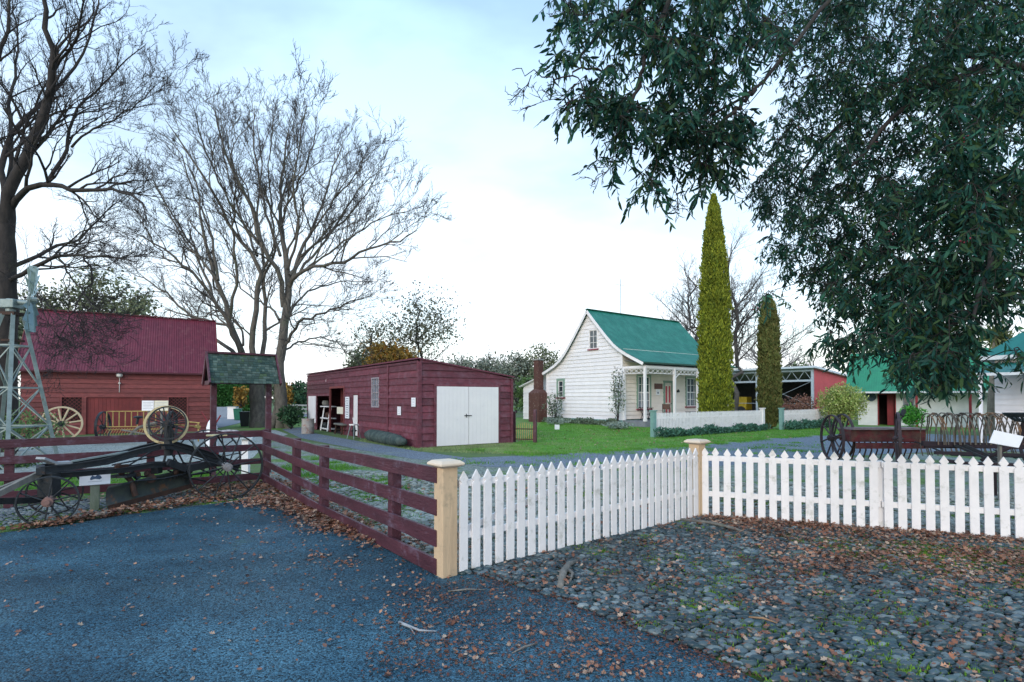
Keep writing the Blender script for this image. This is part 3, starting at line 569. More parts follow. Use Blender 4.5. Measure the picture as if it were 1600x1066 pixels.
def window(r, mp, s0, s1, z0, z1, nx, nz, frame, name='window', sill=None, label=None, trim=.09, trimm=None, dark=glass_m, mid=None):
    f = MB(mp)
    f.box(s0 - .0, s0 + .05, .0, .045, z0, z1); f.box(s1 - .05, s1, .0, .045, z0, z1); f.box(s0 + .05, s1 - .05, .0, .045, z0, z0 + .05); f.box(s0 + .05, s1 - .05, .0, .045, z1 - .05, z1)
    for i in range(1, nx): x = s0 + (s1 - s0) * i / nx; f.box(x - .014, x + .014, .004, .028, z0 + .05, z1 - .05)
    for i in range(1, nz): z = z0 + (z1 - z0) * i / nz; t = .03 if mid == i else .013; f.box(s0 + .05, s1 - .05, .002, .031, z - t, z + t)
    w = f.build(name, frame, r, label=label)
    p = MB(mp); p.box(s0 + .01, s1 - .01, -.03, -.004 + .006, z0 + .01, z1 - .01); p.build('pane', dark, w)
    if trimm:
        t = MB(mp); t.box(s0 - trim, s0 - .001, -.01, .06, z0, z1); t.box(s1 + .001, s1 + trim, -.01, .06, z0, z1); t.box(s0 - trim, s1 + trim, -.01, .065, z1 + .001, z1 + trim); t.build('architrave', trimm, w)
    if sill:
        t = MB(mp); t.box(s0 - trim - .05, s1 + trim + .05, .0, .11, z0 - .08, z0 - .002); t.build('sill', sill, w)
    return w
# ---- long red shed with white doors
SO = (-3.07, 17.77); SA = math.atan2(.569, .822); sh = thing('red_shed', 'long dark red weatherboard shed with white double doors in its gable front', 'shed', (*SO, 0), SA)
sfr = (math.cos(SA), math.sin(SA)); ssd = (-math.sin(SA), math.cos(SA)); SLn = 14.4; SW = 3.73
sp = lambda px, py: line(SO, ssd, px, py); fp = lambda px, py: line(SO, sfr, px, py)
o_door = (.645, 3.08, .0, 2.04)
def rng_(pa, pb, y0, y1): a, z1 = sp(pa, y0); b, z0 = sp(pb, y1); return (min(a, b), max(a, b), z0, z1)
a0, _ = sp(516, 600); a1, _ = sp(496.6, 600); b0, bz = sp(538, 604); b1, _ = sp(517, 604); c0, cz = sp(560.5, 618.5); c1, _ = sp(552.6, 618)
w0, wz1 = sp(593, 590); w1, _ = sp(582, 590); _, wz0 = sp(588, 631)
op_s = [(a0 + .05, a1, 0, 1.75), (b0, b1, 0, 2.1), (c0, c1, 0, 1.78), (w0, w1, 1.28, 2.45)]
zr = lambda z: SW if z < 2.41 else SW * (2.93 - z) / .52
boards(sh, 'front_wall', red_board, FR(), 0, 2.93, lambda z: 0, zr, [o_door], pitch=.235)
boards(sh, 'side_wall', red_board, SD(), 0, 2.9, lambda z: 0, lambda z: SLn, op_s, pitch=.235)
m = MB(); m.box(SW - .02, SW, .02, SLn, 0, 2.38); m.box(.02, SW - .02, SLn - .02, SLn, 0, 2.38); m.build('back_wall', red_board, sh)
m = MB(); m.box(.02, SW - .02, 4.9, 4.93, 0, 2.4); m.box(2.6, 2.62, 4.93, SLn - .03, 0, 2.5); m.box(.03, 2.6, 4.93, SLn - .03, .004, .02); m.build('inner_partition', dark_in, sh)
m = MB(); th = .05; ov = .07
m.add([(-ov, -ov, 2.94), (SW + ov, -ov, 2.40), (SW + ov, SLn + ov, 2.40), (-ov, SLn + ov, 2.94), (-ov, -ov, 2.94 + th), (SW + ov, -ov, 2.40 + th), (SW + ov, SLn + ov, 2.4 + th), (-ov, SLn + ov, 2.94 + th)], [(0, 3, 2, 1), (4, 5, 6, 7), (0, 1, 5, 4), (1, 2, 6, 5), (2, 3, 7, 6), (3, 0, 4, 7)])
m.build('roof', mat('shed_roof_iron', (.15, .04, .06), (.11, .03, .05), rough=.55), sh)
m = MB(); m.box(-.055, .07, -.06, -.04, 0, 2.86); m.box(-.055, -.04, -.04, .08, 0, 2.86); m.build('corner_board', red_board, sh); m = MB(); m.box(SW - .08, SW + .02, -.06, -.04, 0, 2.35); m.build('corner_board', red_board, sh)
m = MB(SD()); s, _ = sp(607.5, 600); m.box(s - .06, s + .06, .036, .055, 0, 2.86); m.build('batten', red_board, sh)
m = MB(SD()); s, _ = sp(574, 600); 
for (a, b) in ((0, b0 - .0),): pass
m = MB(SD()); m.box(b0 - .1, b0 - .001, -.02, .05, 0, 2.1); m.box(b1 + .001, b1 + .1, -.02, .05, 0, 2.1); m.box(b0 - .1, b1 + .1, -.02, .052, 2.102, 2.2); m.build('door_frame', barn_board, sh)
m = MB(SD()); m.box(b0 + .02, b0 + .06, -2.3, -.03, .02, 2.08); m.box(b1 - .3, b1 - .26, -2.3, -.4, .02, 2.08); m.build('inner_screen', barn_board, sh)
sc0 = (o_door[0] + o_door[1]) / 2
for k, (a, b) in enumerate(((o_door[0] - .02, sc0 - .008), (sc0 + .008, o_door[1] + .02))):
    n = 8; m = MB(FR())
    for i in range(n): x0 = a + (b - a) * i / n; x1 = a + (b - a) * (i + 1) / n; m.box(x0 + .0015, x1 - .0015, .03, .055, .03, 2.04)
    d = m.build('door', white_door, sh, label='left leaf of the white double doors' if k == 0 else 'right leaf of the white double doors')
    if k == 0:
        h = MB(FR()); h.box(b - .17, b + .12, .056, .07, 1.02, 1.05); h.cyl((b - .03, .07, 1.035), (b - .03, .095, 1.035), .015); h.box(b - .1, b - .085, .056, .08, .97, 1.1); h.build('bolt', iron, d)
m = MB(FR()); m.box(o_door[0] - .12, o_door[0] - .021, .03, .052, 0, 2.1); m.box(o_door[1] + .021, o_door[1] + .1, .03, .052, 0, 2.1); m.box(o_door[0] - .12, o_door[1] + .1, .03, .054, 2.045, 2.12); m.build('door_trim', red_board, sh)
window(sh, SD(), w0 - .02, w1 + .02, 1.28, 2.45, 3, 4, mat('flaky_grey_paint', (.4, .37, .4), (.2, .17, .2), scale=20, rough=.8), dark=mat('dusty_glass', (.2, .24, .28), (.1, .12, .15), scale=3, rough=.25, spec=.6))
m = MB(SD()); m.box(c0 + .02, c1 - .02, -.02, .01, .05, 1.77); d = m.build('door', white_door, sh, label='narrow white side door')
m = MB(SD()); m.box(c0 - .06, c0 + .0, .0, .045, 0, 1.8); m.box(c1, c1 + .05, .0, .045, 0, 1.8); m.box(c0 - .06, c1 + .05, .0, .046, 1.802, 1.86); m.build('side_door_trim', red_board, sh)
l0, _ = sp(496, 600); l1, _ = sp(484, 600); m = MB(SD()); m.box(l0 + .1, l1, .04, .075, .35, 1.75); m.build('open_door', white_board, sh, label='white door folded back against the side wall')
def plate(r, mp, s, z, w_, h_, m_, name, lines=0, n0=.03):
    m = MB(mp); m.box(s - w_ / 2, s + w_ / 2, n0, n0 + .015, z - h_ / 2, z + h_ / 2); o = m.build(name, m_, r)
    if lines:
        t = MB(mp)
        for i in range(lines):
            zz = z + h_ / 2 - h_ * (i + .8) / (lines + .6); ww = w_ * (.36 - .1 * ((i * 7) % 3)); t.box(s - ww, s + ww, n0 + .0155, n0 + .017, zz - h_ * .012, zz + h_ * .012)
        t.build('printing', ink, o)
    return o
def notice(px, py, w_, h_, m_, label, mp=SD(), lines=5, n0=.05):
    s, z = (sp if mp(1, 0, 0)[1] else fp)(px, py); r = thing('notice', label, 'sign', sh.location, SA, 'notices on the red shed'); plate(r, mp, s, z, w_, h_, m_, 'board', lines, n0); return r
notice(544.5, 637.0, .55, .95, sign_white, 'tall white notice between the dark opening and the narrow side door', lines=9)
notice(626, 642, .3, .3, sign_white, 'small square white notice low on the side wall near the corner', lines=4)
n_ = notice(648.5, 628.5, .32, .3, sign_white, 'white notice at the shed corner nearest the double doors', lines=3)
s, z = sp(530, 641.5); r = thing('notice', 'wide cream notice hanging inside the tall dark opening', 'sign', sh.location, SA, 'notices on the red shed'); m = MB(SD()); m.box(s - .8, s + .5, -.06, -.045, z - .16, z + .16); m.build('board', sign_cream, r)
# shelf, drum, can and odds and ends at the shed side
def on_side(px, n, py=None):
    s, _ = sp(px, 622); return Vector((*SO, 0)) + Vector((*ssd, 0)) * s - Vector((*sfr, 0)) * n
sx_, _ = sp(508, 640); r = thing('shelf_rack', 'white painted open shelves standing in the shed opening', 'shelves', sh.location, SA)
m = MB(SD()); 
for dx in (-.62, .62): 
    m.beam((sx_ + dx, .05, .02), (sx_ + dx * .9, -.12, 1.25), .07, .06); 
m.build('side_frame', white_door, r)
for z in (.1, .62, 1.2): m = MB(SD()); m.box(sx_ - .68, sx_ + .68, -.35, .06, z, z + .05); m.build('shelf', white_door, r)
for i, (dx, z, c, nm, lb) in enumerate(((-.3, .67, rust, 'iron_pot', 'rusty iron pot on the middle white shelf'), (.25, 1.25, wood_grey, 'iron_pot', 'grey pot on the top white shelf'), (.2, .15, iron, 'iron_pot', 'black pot on the bottom white shelf'))):
    p = sh.matrix_basis @ Vector((.1, sx_ + dx, z)); m = MB(); m.lathe((p.x, p.y, p.z), [(.1, 0), (.17, .08), (.18, .18), (.14, .25), (.16, .27)], 14); tag(m.build(nm, c, smooth=True), lb, 'pot', 'pots on the white shelves')
p = on_side(481, 1.0); r = thing('concrete_drum', 'pale concrete drum standing at the far end of the shed', 'drum', (*G(481, 678)[:2], 0)); m = MB(); m.lathe((0, 0, 0), [(.27, 0), (.28, .05), (.275, .3), (.285, .32), (.275, .34), (.27, .66), (.29, .7), (.25, .7), (.24, .6)], 22); m.build('body', mat('drum_concrete', (.42, .38, .34), (.3, .28, .27), scale=6, c3=(.3, .14, .1), t3=.6, s3=5, rough=.8), r, smooth=True)
r = thing('milk_can', 'small grey metal can beside the pale drum', 'can', (*G(491, 670)[:2], 0)); m = MB(); m.lathe((0, 0, 0), [(.13, 0), (.14, .02), (.14, .42), (.08, .52), (.08, .6), (.1, .63)], 16); m.build('body', galv, r, smooth=True); m = MB(); m.ring((0, 0, .55), (0, 1, 0), .12, .015, .015, 14, 0, math.pi); m.build('handle', iron, r)
bp = G(535, 679); r = thing('slab_bench', 'rusty slab bench by the shed wall', 'bench', (*bp[:2], 0), SA + math.pi / 2); m = MB(); m.box(-.6, .7, -.2, .2, .42, .5); m.build('seat', wood_grey, r, bevel=.02)
for a in (-.45, .5): m = MB(); m.tube([(a, -.13, .42), (a - .03, -.18, 0)], .035, 7); m.tube([(a, .13, .42), (a + .03, .18, 0)], .035, 7); m.tube([(a, -.14, .2), (a, .14, .2)], .02, 6); m.build('leg', rust, r)
bp = G(563, 681); r = thing('hand_pump', 'red cast iron hand pump beside the shed wall', 'pump', (*bp[:2], 0), SA)
m = MB(); m.lathe((0, 0, 0), [(.16, 0), (.16, .03), (.06, .06), (.055, .5), (.09, .52), (.09, .78), (.06, .8), (.03, .86)], 14); m.build('barrel', mat('pump_red', (.3, .03, .03), (.2, .025, .03), rough=.5), r, smooth=True)
m = MB(); m.tube([(.07, 0, .62), (.2, 0, .62), (.24, 0, .52)], .03, 8); m.build('spout', MATS['pump_red'], r); m = MB(); m.tube([(0, 0, .84), (-.15, 0, .95), (-.35, 0, .7), (-.4, 0, .5)], [.02, .02, .018, .015], 7); m.build('handle', MATS['pump_red'], r)
bp = G(553, 686); r = thing('old_pedal_wheel', 'small grey iron grinding machine on legs in front of the shed', 'grinder', (*bp[:2], 0), SA + .5)
wheel(r, (bp.x, bp.y, .33), (1, .5, 0), .24, 8, iron, w=.04, th=.03, hub=.04, sr=.008); m = MB()
for a in (-.2, .2):
    for b in (-.18, .18): m.tube([(a, b, 0), (a * .5, b * .5, .55)], .018, 6)
m.build('stand', galv, r); m = MB(); m.box(-.15, .15, -.12, .12, .55, .6); m.tube([(0, 0, .6), (.05, .1, .85)], .02, 6); m.build('table', white_door, r)
bp = G(584, 681); r = thing('rusty_plough', 'rusty plough leaning at the shed wall behind the logs', 'plough', (*bp[:2], 0), SA + 1.5)
m = MB(); m.tube([(-.5, 0, .25), (0, .05, .35), (.5, 0, .15)], .035, 7); m.tube([(0, .05, .35), (-.35, .1, .7), (-.5, .1, .95)], .025, 7); m.build('beam', rust, r); m = MB(); m.prism([(.3, -.1, 0), (.6, 0, .02), (.35, .05, .3), (.1, .02, .25)], (0, .03, 0)); m.build('share', iron, r)
def log(name, label, A, B, r0, r1, m_):
    r = thing(name, label, 'log', (A.x, A.y, 0), 0, 'old hollow logs beside the shed'); d = (B - A).normalized(); pts = [A + (B - A) * t for t in (0, .12, .35, .6, .85, 1)]
    m = MB(); m.tube(pts, [r0 * .55, r0 * .95, r0, r0 * .97, r1, r1 * .5], 12); m.build('trunk', m_, r, world=True, smooth=True)
mossy = mat('mossy_log', (.05, .085, .08), (.025, .04, .042), scale=5, rough=.9, bump=.9, bscale=12, c3=(.12, .14, .13), t3=.62, s3=3, soft3=.15)
a, b = G(574, 687), G(632, 700); a.z = b.z = .2; log('hollow_log', 'long mossy grey green log lying beside the red shed wall', a, b, .25, .2, mossy)
a, b = G(606, 687), G(650, 698); a.z = b.z = .16; log('hollow_log', 'shorter dark log nearest the shed corner', a, b, .18, .14, mossy)
# small gate at the right of the shed
g0, g1 = G(803, 691), G(836, 692); d = (g1 - g0); r = thing('garden_gate', 'small rusty barred gate between dark red posts at the shed corner', 'gate', (*g0[:2], 0), math.atan2(d.y, d.x)); L_ = d.length
for s in (0, L_): m = MB(); m.box(s - .06, s + .06, -.06, .06, 0, 1.15 if s == 0 else 1.22); m.build('post', red_rail, r, bevel=.005)
m = MB(); 
for i in range(9): s = .1 + (L_ - .2) * i / 8; m.cyl((s, 0, .08), (s, 0, .62 + .12 * math.sin(i / 8 * math.pi)), .011, 6)
m.build('bars', yellow, r); m = MB(); m.beam((.07, 0, .12), (L_ - .07, 0, .12), .03, .04); m.beam((.07, 0, .5), (L_ - .07, 0, .5), .03, .04); m.build('rails', rust, r)

# ---- red barn on the left
BO0 = Vector((-15.0, 27.0, 0)); bd = Vector((.848, .53, 0)).normalized(); BL = 7.25; BOv = BO0 - bd * BL; BA = math.atan2(bd.y, bd.x); BD = 5.2
bn = thing('red_barn', 'red weatherboard barn with a maroon corrugated iron roof behind the left fence', 'barn', (BOv.x, BOv.y, 0), BA)
bp_ = lambda px, py: line((BOv.x, BOv.y), (bd.x, bd.y), px, py)
def bop(pa, pb, ya, yb): a, z1 = bp_(pa, ya); b, _ = bp_(pb, ya); _, z0 = bp_((pa + pb) / 2, yb); return (a, b, max(z0, .0), z1)
lw = bop(97, 128, 621, 658); rw = bop(264, 292, 621, 655); dd = bop(135, 221, 621, 690)
boards(bn, 'front_wall', barn_board, FR(), 0, 3.0, lambda z: 0, lambda z: BL, [lw, rw, dd], pitch=.21)
hz = 5.75
gf = lambda z: 0 if z < 3 else (z - 3) / (hz - 3) * 2.6; gr = lambda z: BD if z < 3 else BD - (z - 3) / (hz - 3) * 2.6
boards(bn, 'left_gable', barn_board, SD(), 0, hz, gf, gr, pitch=.21)
boards(bn, 'right_gable', barn_board, lambda s, n, z: (BL + n, s, z), 0, hz, gf, gr, pitch=.21)
m = MB(); m.box(0, BL, BD - .02, BD, 0, 3); m.build('back_wall', barn_board, bn)
corrugated(bn, 'roof', barn_roof_m, [(-.22, 2.86), (0, 3.08), (1.2, 4.36), (2.6, hz + .09)], -.2, BL + .2, pitch=.1, amp=.016)
corrugated(bn, 'back_roof', barn_roof_m, [(2.6, hz + .09), (BD + .22, 2.86)], -.2, BL + .2, pitch=.1, amp=.016, n=200)
m = MB(); m.box(-.2, BL + .2, -.3, -.235, 2.79, 2.86); m.build('gutter', mat('gutter_maroon', (.09, .02, .03), rough=.5), bn)
m = MB(); m.box(-.22, BL + .22, 2.5, 2.7, hz + .1, hz + .13); m.build('ridge_cap', barn_roof_m, bn)
for sx2 in (-.205, BL + .205): 
    m = MB(); m.beam((sx2, -.24, 2.8), (sx2, 2.6, hz + .02), .03, .16); m.beam((sx2, 2.6, hz + .02), (sx2, BD + .24, 2.8), .03, .16); m.build('bargeboard', barn_board, bn)
n = 14; m = MB(FR())
for i in range(n): a = dd[0] + (dd[1] - dd[0]) * i / n; b = dd[0] + (dd[1] - dd[0]) * (i + 1) / n; m.box(a + .003, b - .003, -.04, -.015, .02, dd[3])
d = m.build('door', mat('barn_door_red', (.19, .035, .035), (.14, .028, .03), scale=3, rough=.7, island=.12), bn, label='wide plain plank door')
m = MB(FR()); m.box(dd[0] - .1, dd[0], -.02, .05, 0, dd[3]); m.box(dd[1], dd[1] + .08, -.02, .04, 0, dd[3]); m.box(dd[0] - .1, dd[1] + .08, -.02, .042, dd[3] + .001, dd[3] + .09); m.build('door_frame', barn_board, bn)
def lattice(o, lab):
    f = MB(FR()); a, b, z0, z1 = o; f.box(a - .07, a, -.02, .05, z0, z1); f.box(b, b + .07, -.02, .05, z0, z1); f.box(a - .07, b + .07, -.02, .05, z1 + .001, z1 + .07); f.box(a - .07, b + .07, -.02, .05, z0 - .07, z0 - .001)
    w = f.build('window', barn_board, bn, label=lab); l = MB(FR()); st = .16; W_, H_ = b - a, z1 - z0
    for sg in (1, -1):
        k = -H_
        while k < W_:
            t0, t1 = max(0, -k), min(H_, W_ - k)
            if t1 - t0 > .05:
                p = (a + k + t0, .0 + .006 * sg, z0 + t0 if sg > 0 else z1 - t0); q = (a + k + t1, .006 * sg, z0 + t1 if sg > 0 else z1 - t1)
                l.beam(p, q, .008, .026, up=(0, 0, 1))
            k += st
    l.build('lattice', mat('lattice_red', (.13, .03, .03), rough=.7), w); p = MB(FR()); p.box(a, b, -.06, -.05, z0, z1); p.build('backing', dark_in, w)
lattice(lw, 'left lattice window'); lattice(rw, 'right lattice window')
s, z = bp_(187, 588); m = MB(FR()); m.ball((s, .12, z + .05), .13, .13, .11, 12, 8); l = m.build('lamp', mat('lamp_globe', (.75, .72, .68), rough=.3), bn, smooth=True)
m = MB(FR()); m.tube([(s, .02, z), (s, .12, z - .02)], .02, 6); m.tube([(s, .05, z - .05), (s, .05, z - .75)], .014, 6); m.ball((s, .06, z - .33), .05); m.build('conduit', mat('conduit_white', (.6, .58, .55), rough=.5), l)

# ---- shingled shelter over the fence
sb = G(422, 735); YS = 11.6
zt = W(0, 555, YS + .1).z; ze = W(0, 600, YS - .1).z; hw = .54
r = thing('shingled_shelter', 'small shelter of two red posts under a mossy shingle roof behind the fence corner', 'shelter', (W(378, 600, YS).x, YS, 0), math.atan2(GD.y, GD.x))
for s in (-1, 1): m = MB(); m.box(s * hw - .055, s * hw + .055, -.055, .055, 0, ze + .05); m.build('post', red_rail, r, bevel=.004)
m = MB(); m.box(-hw, hw, -.03, .03, ze - .0, ze + .1); m.box(-hw - .12, -hw - .08, -.38, .38, ze - .02, ze + .06); m.build('crossbeam', red_rail, r)
shing = palette('mossy_shingle', [(.018, .04, .036), (.05, .085, .07), (.025, .055, .05), (.09, .13, .11), (.03, .05, .045), (.06, .1, .05)], rough=.85, noise=.3); m = MB()
rise = zt - ze; W2 = hw + .12
for sgn in (-1, 1):
    for row in range(12):
        t0 = row / 12; t1 = (row + 1.35) / 12; x = -W2
        while x < W2 - .01:
            w_ = min(rng.uniform(.05, .1), W2 - x); dz = rng.uniform(0, .008); jt = rng.uniform(-.012, .012)
            f = lambda t, e: (sgn * .42 * t, zt - rise * t + e)
            (ya, za), (yb, zb) = f(t0, .012), f(min(t1 + jt, 1.03), .03 + dz)
            m.add([(x + .002, ya, za), (x + w_ - .002, ya, za), (x + w_ - .002, yb, zb), (x + .002, yb, zb), (x + .002, yb, zb - .016), (x + w_ - .002, yb, zb - .016)], [(0, 1, 2, 3), (3, 2, 5, 4)]); x += w_
m.build('shingles', shing, r)
m = MB(); m.beam((-W2, 0, zt + .02), (W2, 0, zt + .02), .12, .04); 
for s in (-1, 1):
    for q in (-1, 1): m.beam((s * (W2 + .02), 0, zt + .01), (s * (W2 + .02), q * .45, ze - .01), .03, .1)
m.build('bargeboard', red_rail, r)
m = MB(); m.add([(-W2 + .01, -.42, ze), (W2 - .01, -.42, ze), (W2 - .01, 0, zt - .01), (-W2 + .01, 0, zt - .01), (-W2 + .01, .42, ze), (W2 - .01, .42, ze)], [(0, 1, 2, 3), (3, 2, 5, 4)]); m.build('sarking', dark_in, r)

# ---- white cottage
CO = (6.5, 31.5); CA = math.atan2(.6, .8); ct = thing('white_cottage', 'white weatherboard cottage with a steep dark green iron roof and lattice trimmed verandah', 'house', (*CO, 0), CA)
cs = (-.6, .8); cf = (.8, .6); CL = 8.9; VD = 1.62; D = 6.83
gp_ = lambda px, py: line(CO, cs, px, py); wp_ = lambda px, py: line(CO, cf, px, py)
prof_f = [(2.72, 7.19), (1.9, 6.3), (1.2, 5.56), (.6, 4.98), (.1, 4.6), (-.5, 4.26), (-1.1, 3.97), (-1.72, 3.68)]
prof_b = [(2.72, 7.19), (3.4, 6.3), (4.1, 5.42), (4.7, 4.72), (5.2, 4.25), (5.8, 3.9), (6.4, 3.65), (7.0, 3.42)]
def interp(pr, z):
    for (y0, z0), (y1, z1) in zip(pr, pr[1:]):
        if z1 <= z <= z0: return y0 + (y1 - y0) * (z0 - z) / (z0 - z1)
    return pr[-1][0]
gl = lambda z: max(0, interp(prof_f, z + .06)) if z < 7.1 else 2.72; grr = lambda z: min(D, interp(prof_b, z + .06)) if z < 7.1 else 2.72
def gw(pa, pb, ya, yb): a, z1 = gp_(pb, ya); b, z0 = gp_(pa, yb); return (min(a, b), max(a, b), z0, z1)
ww = gw(921.5, 934, 515, 546); w2 = gw(873, 880.5, 595, 621)
boards(ct, 'gable_wall', white_board, SD(), .35, 7.1, gl, grr, [ww, w2], pitch=.235, lap=.036)
fo = []
def fw(pa, pb, ya, yb): a, z1 = wp_(pa, ya); b, z0 = wp_(pb, yb); return (a, b, z0, z1)
fw1 = fw(996, 1014.5, 587, 631); fw2 = fw(1072, 1090, 588, 630); fd = fw(1037.3, 1050, 594, 652); fw1 = (fw1[0], fw1[1], 1.0, 2.95); fw2 = (fw2[0], fw2[1], 1.1, 2.95); fd = (fd[0], fd[1], .42, 2.62)
fw3 = (7.2, 8.3, 1.1, 2.95)
boards(ct, 'front_wall', mat('warm_white_board', (.8, .73, .66), (.74, .67, .61), scale=2, rough=.6, island=.05), FR(), .4, 4.55, lambda z: 0, lambda z: CL, [fw1, fw2, fd, fw3], pitch=.235, lap=.03)
m = MB(); m.box(.02, CL, D - .02, D, .3, 3.5); m.box(CL - .02, CL, .02, D - .02, .3, 3.6); m.build('back_wall', white_board, ct)
m = MB(); m.prism([(CL - .01, a, b - .08) for a, b in prof_b[::-1] + prof_f[1:6]], (.02, 0, 0)); m.build('far_gable', white_board, ct)
m = MB(); m.box(-.06, CL, -.03, D, 0, .35); m.build('plinth', teal_paint, ct)
m = MB(); m.box(-.06, -.0005, -.02, .12, .35, 4.3); m.build('corner_board', white_board, ct); m = MB(); m.box(-.06, -.0005, D - .12, D + .02, .35, 3.4); m.build('corner_board', white_board, ct)
corrugated(ct, 'roof', green_roof, prof_f, -.28, CL + .3, pitch=.11, amp=.012)
corrugated(ct, 'back_roof', green_roof, prof_b, -.28, CL + .3, pitch=.11, amp=.012)
m = MB(); m.box(-.3, CL + .32, 2.6, 2.84, 7.2, 7.23); m.build('ridge_cap', green_roof, ct)
m = MB()
for pr in (prof_f, prof_b):
    for (a, b), (c, d_) in zip(pr, pr[1:]): m.beam((-.27, a, b - .12), (-.27, c, d_ - .12), .035, .17)
m.build('bargeboard', white_board, ct)
m = MB(); m.beam((-.28, -1.78, 3.63), (CL + .3, -1.78, 3.63), .1, .09); m.build('gutter', mat('gutter_green', (.02, .08, .06), rough=.5), ct)
m = MB(); m.box(-.05, CL, -VD - .05, -.02, .0, .33); m.build('verandah_floor', mat('verandah_boards', (.22, .24, .27), (.18, .19, .22), rough=.8), ct)
m = MB(); m.beam((0, -VD, 3.42), (CL, -VD, 3.42), .08, .14); m.beam((-.02, -VD, 3.42), (-.02, 0, 3.42), .08, .12); m.build('verandah_beam', white_board, ct)
m = MB(); m.add([(0, -VD, 3.5), (CL, -VD, 3.5), (CL, 0, 3.9), (0, 0, 3.9)], [(0, 1, 2, 3)]); m.build('verandah_ceiling', white_board, ct)
posts = [0.0] + [line((CO[0] + .6 * VD, CO[1] - .8 * VD), cf, p)[0] for p in (1054, 1090, 1139)]
for s in posts:
    m = MB(); m.box(s - .065, s + .065, -VD - .065, -VD + .065, .33, 3.36); m.box(s - .08, s + .08, -VD - .08, -VD + .08, .33, .5); m.build('verandah_post', white_board, ct)
m = MB(); m.box(-.07, .07, -.16, -.03, .35, 3.36); m.build('wall_post', white_board, ct)
m = MB(); lt = .022
def lat(p0, p1, n):
    p0, p1 = Vector(p0), Vector(p1); up = Vector((0, 0, .27)); m.beam(p0, p1, .035, .035); m.beam(p0 - up, p1 - up, .035, .035)
    for i in range(n):
        a = p0 + (p1 - p0) * i / n; b = p0 + (p1 - p0) * (i + 1) / n; m.beam(a, b - up, lt, lt); m.beam(a - up, b, lt, lt)
for a, b in zip(posts, posts[1:]): lat((a + .07, -VD, 3.33), (b - .07, -VD, 3.33), 6)
lat((-.02, -VD + .07, 3.33), (-.02, -.17, 3.33), 4); m.build('verandah_lattice', white_board, ct)
for s in posts[1:3]:
    m = MB(); m.tube([(s + .07, -VD, 2.75), (s + .2, -VD, 2.92), (s + .42, -VD, 3.05)], .025, 6); m.build('bracket', white_board, ct)
window(ct, SD(), *ww, 2, 3, white_door, sill=mat('sill_red', (.3, .07, .1), rough=.6), label='attic window in the gable', trim=.06, trimm=white_board)
window(ct, SD(), *w2, 1, 3, white_door, sill=MATS['sill_red'], label='small side window with a sage green surround', trim=.16, trimm=green_paint)
for o, lb in ((fw1, 'verandah window beside the corner'), (fw2, 'verandah window right of the door'), (fw3, 'far right verandah window')):
    wnd = window(ct, FR(), *o, 3, 4, white_door, sill=MATS['sill_red'], label=lb, trim=.12, trimm=green_paint, mid=2)
    c = MB(FR())
    for a in range(6): x = o[0] + .08 + (o[1] - o[0] - .16) * a / 6; c.box(x, x + .1, .0035, .0055, o[2] + .1, o[3] - .9 if a % 2 else o[3] - .1)
    c.build('net_curtain', mat('net_curtain', (.35, .4, .45), (.22, .26, .3), scale=4, rough=.9), wnd)
m = MB(FR()); m.box(fd[0] + .06, fd[1] - .06, -.03, .0, fd[2], fd[3] - .02); d = m.build('door', mat('door_cream', (.74, .66, .6), rough=.5), ct, label='cream front door with four red panels')
dw = fd[1] - fd[0]
for a, b in ((.2, .4), (.6, .8)):
    for z0, z1 in ((.52, 1.05), (1.35, 2.4)): p = MB(FR()); p.box(fd[0] + dw * a, fd[0] + dw * b, .0, .012, z0, z1); p.build('panel', mat('panel_red', (.5, .07, .09), rough=.5), d)
p = MB(FR()); p.box(fd[0] + dw * .4, fd[0] + dw * .6, .001, .02, 1.17, 1.23); p.ball((fd[1] - .15, .05, 1.3), .035); p.build('handle', iron, d)
m = MB(FR()); m.box(fd[0] - .1, fd[0] + .06, -.02, .05, .4, fd[3]); m.box(fd[1] - .06, fd[1] + .1, -.02, .05, .4, fd[3]); m.box(fd[0] - .1, fd[1] + .1, -.02, .052, fd[3] + .001, fd[3] + .12); m.build('door_frame', green_paint, ct)
s, z = wp_(1028, 605); r = thing('verandah_sign', 'brown varnished board sign on the cottage wall left of the front door', 'sign', ct.location, CA); plate(r, FR(), s, z + .05, .78, .34, mat('varnished_board', (.16, .06, .04), (.1, .04, .03), rough=.4), 'board', 3, .04)
s, z = wp_(1027, 613.5); r = thing('verandah_poster', 'small white poster below the brown sign on the cottage wall', 'poster', ct.location, CA); o = plate(r, FR(), s, z + .02, .36, .36, sign_white, 'sheet', 2, .04); m = MB(FR()); m.ball((s, .06, z - .02), .07, .004, .06); m.build('picture', ink, o)
s, z = wp_(1058, 612); m = MB(FR()); m.box(s - .09, s + .09, .03, .13, z - .05, z + .07); m.ball((s, .1, z + .09), .05); tag(m.build('wall_lamp', iron, thing('porch_lamp', 'small black lamp on the verandah wall right of the door', 'lamp', ct.location, CA)))
